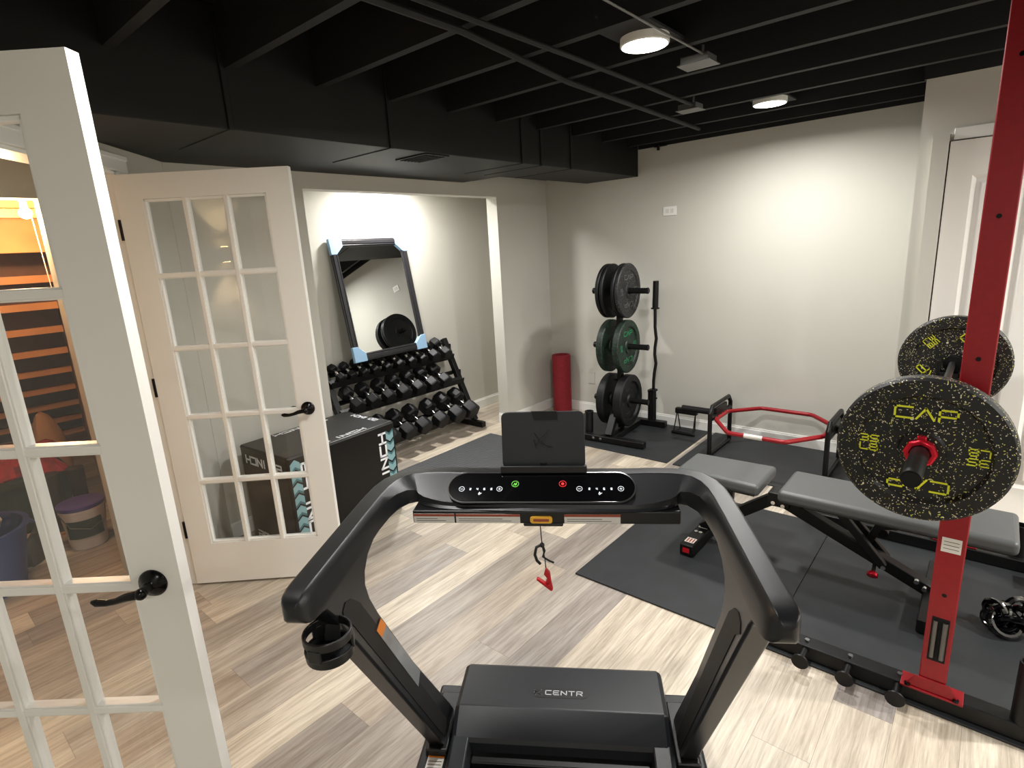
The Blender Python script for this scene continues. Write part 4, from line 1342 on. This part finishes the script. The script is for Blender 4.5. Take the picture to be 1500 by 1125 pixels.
# ================================================================ CURL BAR
t = thing('curl_bar', 'black curl bar standing upright in the holder beside the plate tree', 'barbell', (TX + 0.15, TY + 0.305, 0.0))
b = MB(); b.cyl((0, 0, 0.07), (0, 0, 0.335), 0.0245, 20); b.build('sleeve', M['matte_black'], t)
b = MB(); b.lathe([(0.014, 0), (0.036, 0), (0.036, 0.012), (0.014, 0.012)], (0, 0, 0.335), (0, 0, 1), 24, closed=True); b.lathe([(0.014, 0), (0.036, 0), (0.036, 0.010), (0.014, 0.010)], (0.012, 0, 1.055), (0, 0, 1), 24, closed=True); b.build('collar', M['matte_black'], t)
b = MB(); b.tube([(0, 0, 0.335), (0.0, 0, 0.42), (0.008, 0, 0.50), (0.022, 0, 0.58), (0.010, 0, 0.66), (0.012, 0, 0.72), (0.024, 0, 0.80), (0.012, 0, 0.90), (0.012, 0, 1.06)], 0.0135, 14); b.build('shaft', M['matte_black'], t)
b = MB(); b.cyl((0.012, 0, 1.06), (0.018, 0, 1.29), 0.0245, 20); b.build('sleeve', M['matte_black'], t)

# ================================================================ PUSH-UP HANDLES
t = thing('handle_stand', 'small black two bar hand grip standing by the back wall next to the trap bar', 'exercise grip', (1.50, -0.17, 0.0095))
b = MB(); b.tube([(-0.10, -0.04, 0.012), (-0.09, -0.04, 0.012), (0.09, -0.04, 0.012), (0.10, -0.04, 0.012)], [0.012, 0.016, 0.016, 0.012], 12); b.build('lower_grip', M['matte_black'], t)
b = MB(); b.bb(-0.095, 0.095, 0.0, 0.05, 0.165, 0.215); b.build('top_grip', M['matte_black'], t, bevel=0.01, seg=3)
for s in (-1, 1):
    b = MB(); b.tube([(s * 0.08, 0.02, 0.19), (s * 0.085, -0.04, 0.012)], 0.005, 8); b.tube([(s * 0.08, 0.02, 0.19), (s * 0.065, 0.05, 0.02), (s * 0.085, -0.04, 0.012)], 0.005, 8); b.build('side_wire', M['matte_black'], t)

# ================================================================ TRAP BAR
HB = thing('trap_bar', 'red hexagonal trap bar resting on its black frame feet', 'barbell', (2.25, -0.42, 0.0095))
hz_ = 0.292
hexp = [(-0.35, -0.13), (-0.17, -0.385), (0.20, -0.385), (0.375, -0.14), (0.375, 0.12), (0.20, 0.315), (-0.16, 0.315), (-0.35, 0.11)]
def roundpoly(P, r, n=4):
    out = []
    m_ = len(P)
    for i in range(m_):
        a, c, d = Vector(P[i - 1]), Vector(P[i]), Vector(P[(i + 1) % m_])
        u = (a - c).normalized(); v = (d - c).normalized()
        for k in range(n + 1):
            tt = k / n
            out.append(c + u * r * (1 - tt) ** 2 + v * r * tt ** 2)
    return out
pp = [Vector((p.x, p.y, hz_)) for p in roundpoly(hexp, 0.03)]
b = MB()
secs = []
for i, p in enumerate(pp):
    tt = (pp[(i + 1) % len(pp)] - pp[i - 1]).normalized(); sd_ = tt.cross(Vector((0, 0, 1)))
    secs.append([p + (sd_ * math.cos(2 * PI * k / 12) + Vector((0, 0, 1)) * math.sin(2 * PI * k / 12)) * 0.0155 for k in range(12)])
secs.append(secs[0])
b.loft(secs, cap=False)
bmesh.ops.remove_doubles(b.bm, verts=b.bm.verts[:], dist=1e-5)
b.build('hex_frame', M['red'], HB)
b = MB(); b.tube([(-0.06, -0.385, hz_), (0.06, -0.385, hz_)], 0.0162, 14); b.build('white_label', M['paper'], HB)
b = MB()
for q in range(4):
    b = MB(); b.cyl((-0.35, -0.10 + q * 0.065, hz_ + 0.012), (-0.35, -0.10 + q * 0.065, hz_ + 0.018), 0.009, 8); b.build('bolt', M['chrome'], HB)
for s, xx, yo in ((-1, -0.382, 0.0), (1, 0.405, -0.02)):
    b = MB()
    y0, y1, zt_ = -0.16 + yo, 0.26 + yo, 0.385
    P = [(xx, y0, 0.012), (xx, y0, zt_ - 0.05), (xx, y0 + 0.045, zt_), (xx, y1 - 0.045, zt_), (xx, y1, zt_ - 0.05), (xx, y1, 0.012)]
    b.tube(P, 0.0165, 12)
    b.tube([(xx, y0, 0.015), (xx, y1, 0.015)], 0.015, 12)
    b.tube([(xx, y0 + 0.01, hz_), (xx, y1 - 0.01, hz_)], 0.018, 12)
    b.build('foot_frame', M['matte_black'], HB)
    b = MB(); b.bb(xx - 0.012, xx + 0.012, -0.06 + yo, 0.16 + yo, hz_ - 0.025, hz_ + 0.065); b.build('gusset', M['matte_black'], HB, bevel=0.006)
    b = MB(); b.cyl((xx + s * 0.01, 0.035, hz_), (xx + s * 0.30, 0.035, hz_), 0.0245, 20); b.lathe([(0.02, 0), (0.034, 0), (0.034, 0.012), (0.02, 0.012)], (xx + s * 0.022, 0.035, hz_), (s, 0, 0), 22, closed=True)
    b.build('sleeve', M['matte_black'], HB)

# ================================================================ WEIGHT BENCH
BN = thing('weight_bench', 'adjustable weight bench with two grey pads lying flat under the barbell', 'bench', (2.66, -1.745, 0.0095))
def pad(name, x0, x1, z0, z1, tap=0.0):
    b = MB()
    w0, w1 = 0.155 - tap, 0.155
    b.prism([(x0, -w0, z0), (x1, -w1, z0), (x1, w1, z0), (x0, w0, z0)], (0, 0, z1 - z0))
    o = b.build(name, M['pad'], BN, bevel=0.020, seg=5)
    return o
pad('seat_pad', -0.47, -0.045, 0.375, 0.435, 0.02)
pad('back_pad', 0.04, 0.90, 0.375, 0.435, 0.0)
b = MB(); b.bb(-0.44, -0.07, -0.13, 0.13, 0.366, 0.377); b.bb(0.06, 0.88, -0.13, 0.13, 0.366, 0.377); b.build('pad_board', M['tread_dark'], BN)
b = MB(); b.bar((0.02, 0, 0.33), (0.66, 0, 0.055), 0.055, 0.055); b.build('spine', M['matte_black'], BN, bevel=0.004)
b = MB(); b.bar((0.0, 0, 0.335), (-0.37, 0, 0.06), 0.055, 0.055); b.build('front_leg', M['matte_black'], BN, bevel=0.004)
b = MB(); b.bar((-0.36, -0.25, 0.035), (-0.36, 0.22, 0.035), 0.07, 0.06); b.build('front_foot', M['matte_black'], BN, bevel=0.005)
FF = [o_ for o_ in BN.children if o_.name.startswith('front_foot')][0] if len(BN.children) else BN
b = MB(); b.bb(-0.378, -0.342, -0.2515, -0.250, 0.022, 0.048); b.build('foot_badge', M['red_plastic'], FF)
b = MB(); b.bb(-0.385, -0.335, -0.215, -0.165, 0.0652, 0.0662, M['paper'])
for q in range(3): b.bb(-0.378 + q * 0.015, -0.370 + q * 0.015, -0.21, -0.17, 0.066, 0.0667, M['rust'])
b.bb(-0.385, -0.335, -0.03, 0.01, 0.0652, 0.0662, M['paper'])
b.build('foot_label', M['paper'], FF)
b = MB()
for xx in (-0.372, -0.348):
    b = MB(); b.cyl((xx, -0.09, 0.064), (xx, -0.09, 0.072), 0.010, 8); b.build('bolt', M['chrome'], BN)
b = MB(); b.bar((-0.22, 0, 0.365), (-0.235, 0, 0.17), 0.04, 0.03, up=(1, 0, 0)); b.build('seat_strut', M['matte_black'], BN, bevel=0.003)
b = MB(); b.bar((0.27, -0.04, 0.365), (0.475, -0.045, 0.135), 0.03, 0.035, up=(1, 0, 0)); b.bar((0.27, 0.04, 0.365), (0.475, 0.045, 0.135), 0.03, 0.035, up=(1, 0, 0)); b.build('back_strut', M['matte_black'], BN, bevel=0.003)
b = MB(); b.bar((0.43, 0.02, 0.30), (0.66, 0.02, 0.368), 0.035, 0.04, up=(1, 0, 0)); b.bar((0.40, 0.02, 0.20), (0.44, 0.02, 0.31), 0.03, 0.03, up=(1, 0, 0)); b.build('cross_strut', M['matte_black'], BN, bevel=0.003)
b = MB(); b.bar((0.66, -0.27, 0.035), (0.66, 0.27, 0.035), 0.07, 0.06); b.build('rear_foot', M['matte_black'], BN, bevel=0.005)
b = MB(); b.bb(-0.03, 0.07, -0.045, 0.045, 0.30, 0.37); b.build('pivot_bracket', M['matte_black'], BN, bevel=0.004)
b = MB()
for (xx, zz) in ((0.0, 0.325), (0.045, 0.318), (0.475, 0.135), (0.60, 0.11), (0.63, 0.085)):
    b = MB(); b.cyl((xx, -0.062, zz), (xx, -0.046, zz), 0.010, 8); b.build('bolt', M['chrome'], BN)
b = MB(); b.cyl((0.44, -0.02, 0.135), (0.44, -0.066, 0.097), 0.008, 10); b.build('knob_stem', M['matte_black'], BN)
b = MB(); b.lathe([(0, 0), (0.016, 0), (0.022, 0.008), (0.022, 0.020), (0, 0.026)], (0.44, -0.060, 0.102), (0, -0.8, -0.6), 18); b.build('adjustment_knob', M['red_anodised'], BN)
b = MB()
b.cyl((0.45, 0.075, 0.235), (0.45, 0.11, 0.235), 0.02, 14); b.build('pull_pin', M['matte_black'], BN)
for s in (-1, 1):
    b = MB(); b.cyl((0.70, s * 0.25, 0.03), (0.70, s * 0.285, 0.03), 0.03, 20); b.build('wheel', M['tread_dark'], BN)

# ================================================================ SQUAT RACK
SR = thing('squat_rack', 'red squat rack post on a black base with weight pegs along its feet', 'squat rack', (3.364, -1.81, 0.0095))
def sr(x, y, z): return (x - 3.364, y + 1.81, z - 0.0095)
def srbb(b, x0, x1, y0, y1, z0, z1, m=None): b.bb(x0 - 3.364, x1 - 3.364, y0 + 1.81, y1 + 1.81, z0 - 0.0095, z1 - 0.0095, m)
for yc, s in ((-2.4025, -1), (-1.2175, 1)):
    yo = yc + s * 0.0375
    b = MB(); srbb(b, 3.3265, 3.4015, yc - 0.0375, yc + 0.0375, 0.075, 2.20)
    b.build('post', M['red'], SR, bevel=0.004)
    b = MB()
    srbb(b, 3.278, 3.452, yc - 0.05 if s < 0 else yc - 0.025, yc + 0.025 if s < 0 else yc + 0.05, 0.070, 0.078)
    b.prism([sr(3.290, yo + s * 0.001, 0.078), sr(3.440, yo + s * 0.001, 0.078), sr(3.412, yo + s * 0.001, 0.125), sr(3.316, yo + s * 0.001, 0.125)], (0, s * 0.005, 0))
    b.build('foot_plate', M['red'], SR, bevel=0.002)
    b = MB()
    for xx in (3.298, 3.432):
        b = MB(); b.cyl(sr(xx, yc + s * 0.044, 0.078), sr(xx, yc + s * 0.044, 0.086), 0.009, 8); b.build('bolt', M['handle_black'], SR)
    for zz in (0.45, 0.80, 1.237, 1.64, 2.045):
        b = MB(); b.cyl(sr(3.364, yo - s * 0.002, zz), sr(3.364, yo + s * 0.0012, zz), 0.0065, 12); b.build('bolt_hole', M['handle_black'], SR)
    b = MB(); srbb(b, 2.70, 4.05, yc - 0.0325, yc + 0.0325, 0.012, 0.070); b.build('base_beam', M['matte_black'], SR, bevel=0.004)
    b = MB(); srbb(b, 2.694, 2.7005, yc - 0.034, yc + 0.034, 0.010, 0.072); b.build('end_cap', M['tread_dark'], SR)
    for xx in (2.972, 3.119, 3.273):
        b = MB()
        b.cyl(sr(xx, yc + s * 0.03, 0.050), sr(xx, yc + s * 0.105, 0.050), 0.013, 16)
        b.lathe([(0, 0), (0.029, 0), (0.031, 0.003), (0.029, 0.007), (0, 0.008)], sr(xx, yc + s * 0.102, 0.048), (0, s, 0), 24)
        b.build('band_peg', M['matte_black'], SR)
        b = MB(); b.cyl(sr(xx, yc, 0.07), sr(xx, yc, 0.079), 0.009, 6); b.build('bolt', M['steel'], SR)
    # J hook that carries the bar
    b = MB()
    srbb(b, 3.290, 3.330, yc - 0.028, yc + 0.028, 0.915, 0.945); srbb(b, 3.212, 3.300, yc - 0.028, yc + 0.028, 0.915, 0.938)
    srbb(b, 3.205, 3.222, yc - 0.028, yc + 0.028, 0.915, 0.995); srbb(b, 3.308, 3.3265, yc - 0.03, yc + 0.03, 0.90, 1.03)
    b.build('hook', M['matte_black'], SR, bevel=0.003)
b = MB(); srbb(b, 3.99, 4.05, -2.37, -1.25, 0.014, 0.07); b.build('rear_beam', M['matte_black'], SR, bevel=0.004)
# chrome pin set in the slot near the bottom of the near post
b = MB(); srbb(b, 3.341, 3.389, -2.4412, -2.4400, 0.20, 0.365); b.build('slot', M['dark_gap'], SR)
b = MB(); b.cyl(sr(3.352, -2.444, 0.215), sr(3.352, -2.444, 0.355), 0.0075, 14); b.cyl(sr(3.378, -2.444, 0.215), sr(3.378, -2.444, 0.355), 0.0085, 14); b.build('steel_rod', M['rod'], SR)
b = MB(); srbb(b, 3.3385, 3.3895, -2.4412, -2.4400, 0.605, 0.655, M['paper'])
for q in range(3): srbb(b, 3.344, 3.384, -2.4416, -2.4411, 0.617 + q * 0.012, 0.619 + q * 0.012, M['print'])
b.build('label', M['paper'], SR)
for yc, zt_ in ((-1.19, 0.225), (-2.405, 0.285)):
    b = MB(); b.lathe([(0.026, 0), (0.0315, 0), (0.0315, zt_ - 0.07), (0.026, zt_ - 0.07)], sr(3.60, yc, 0.070), (0, 0, 1), 28, closed=True); b.build('bar_holder', M['matte_black'], SR)
b = MB(); srbb(b, 3.655, 3.72, -1.42, -1.30, 0.012, 0.10) ; b.build('side_plate', M['red'], SR, bevel=0.004)

# ================================================================ BARBELL AND PLATES
BX, BZ = 3.262, 0.966
t = thing('barbell', 'straight barbell resting across the red rack with a speckled plate at each end', 'barbell', (BX, -1.81, BZ))
b = MB(); b.cyl((0, -0.655, 0), (0, 0.655, 0), 0.014, 16); b.build('shaft', M['steel'], t)
for s in (-1, 1):
    b = MB(); b.cyl((0, s * 0.66, 0), (0, s * 0.99, 0), 0.0245, 24); b.cyl((0, s * 0.985, 0), (0, s * 0.992, 0), 0.020, 24); b.build('sleeve', M['matte_black'], t)
    b = MB(); b.lathe([(0.012, 0), (0.038, 0), (0.038, 0.02), (0.012, 0.02)], (0, s * 0.645, 0), (0, s, 0), 24, closed=True); b.build('shoulder', M['matte_black'], t)
plate('yellow flecked black plate on the near end of the barbell, covering the red post', (BX, -2.52, BZ), -PI / 2, 0.225, 0.060, M['rubber_speck_yellow'], 'plates on the barbell', letters=ly, ring_m=M['steel'], roll=0.0)
plate('yellow flecked black plate on the far end of the barbell, behind the red post', (BX, -1.095, BZ), -PI / 2, 0.225, 0.060, M['rubber_speck_yellow'], 'plates on the barbell', letters=ly, ring_m=M['steel'], roll=-45.0)
for yc, lab in ((-2.553, 'red barbell collar clamped against the near flecked plate'), (-1.062, 'red barbell collar on the hidden far end of the bar')):
    s = -1 if yc < -2 else 1
    t = thing('barbell_collar', lab, 'collar', (BX, yc, BZ), 0, 'red barbell collars')
    b = MB(); b.lathe([(0.0265, 0), (0.043, 0), (0.044, 0.006), (0.044, 0.020), (0.040, 0.026), (0.0265, 0.026)], (0, 0, 0), (0, s, 0), 8, closed=True); b.build('clamp_ring', M['red_anodised'], t, bevel=0.003)
    b = MB(); b.box((0.0, s * 0.012, 0.046), (0.024, 0.02, 0.012)); b.build('lever', M['red_anodised'], t, bevel=0.003)

# ================================================================ STRAP BUNDLE
t = thing('strap_bundle', 'glossy black bundle of coiled straps lying on the mat right of the red post', 'straps', (3.56, -1.80, 0.0095))
random.seed(4)
b = MB()
for k in range(9):
    r = random.uniform(0.035, 0.06)
    cx, cy_ = random.uniform(-0.045, 0.055), random.uniform(-0.045, 0.045)
    ax = Vector((random.uniform(-1, 1), random.uniform(-1, 1), random.uniform(-0.6, 0.6))).normalized()
    u = ax.cross(Vector((0, 0, 1))).normalized(); v = ax.cross(u)
    cz = max(r * abs(v.z) + 0.014, 0.02) + random.uniform(0, 0.03)
    pts = [Vector((cx, cy_, cz)) + u * r * math.cos(2 * PI * q / 16) + v * r * math.sin(2 * PI * q / 16) for q in range(17)]
    b.tube(pts, 0.013, 8)
b.build('coil', M['gloss_black'], t)
b = MB(); b.tube([(-0.04, -0.02, 0.095), (-0.01, 0.0, 0.115), (0.01, 0.0, 0.10)], 0.005, 8); b.sphere((0.03, -0.02, 0.08), 0.012, 12); b.build('buckle', M['chrome'], t)
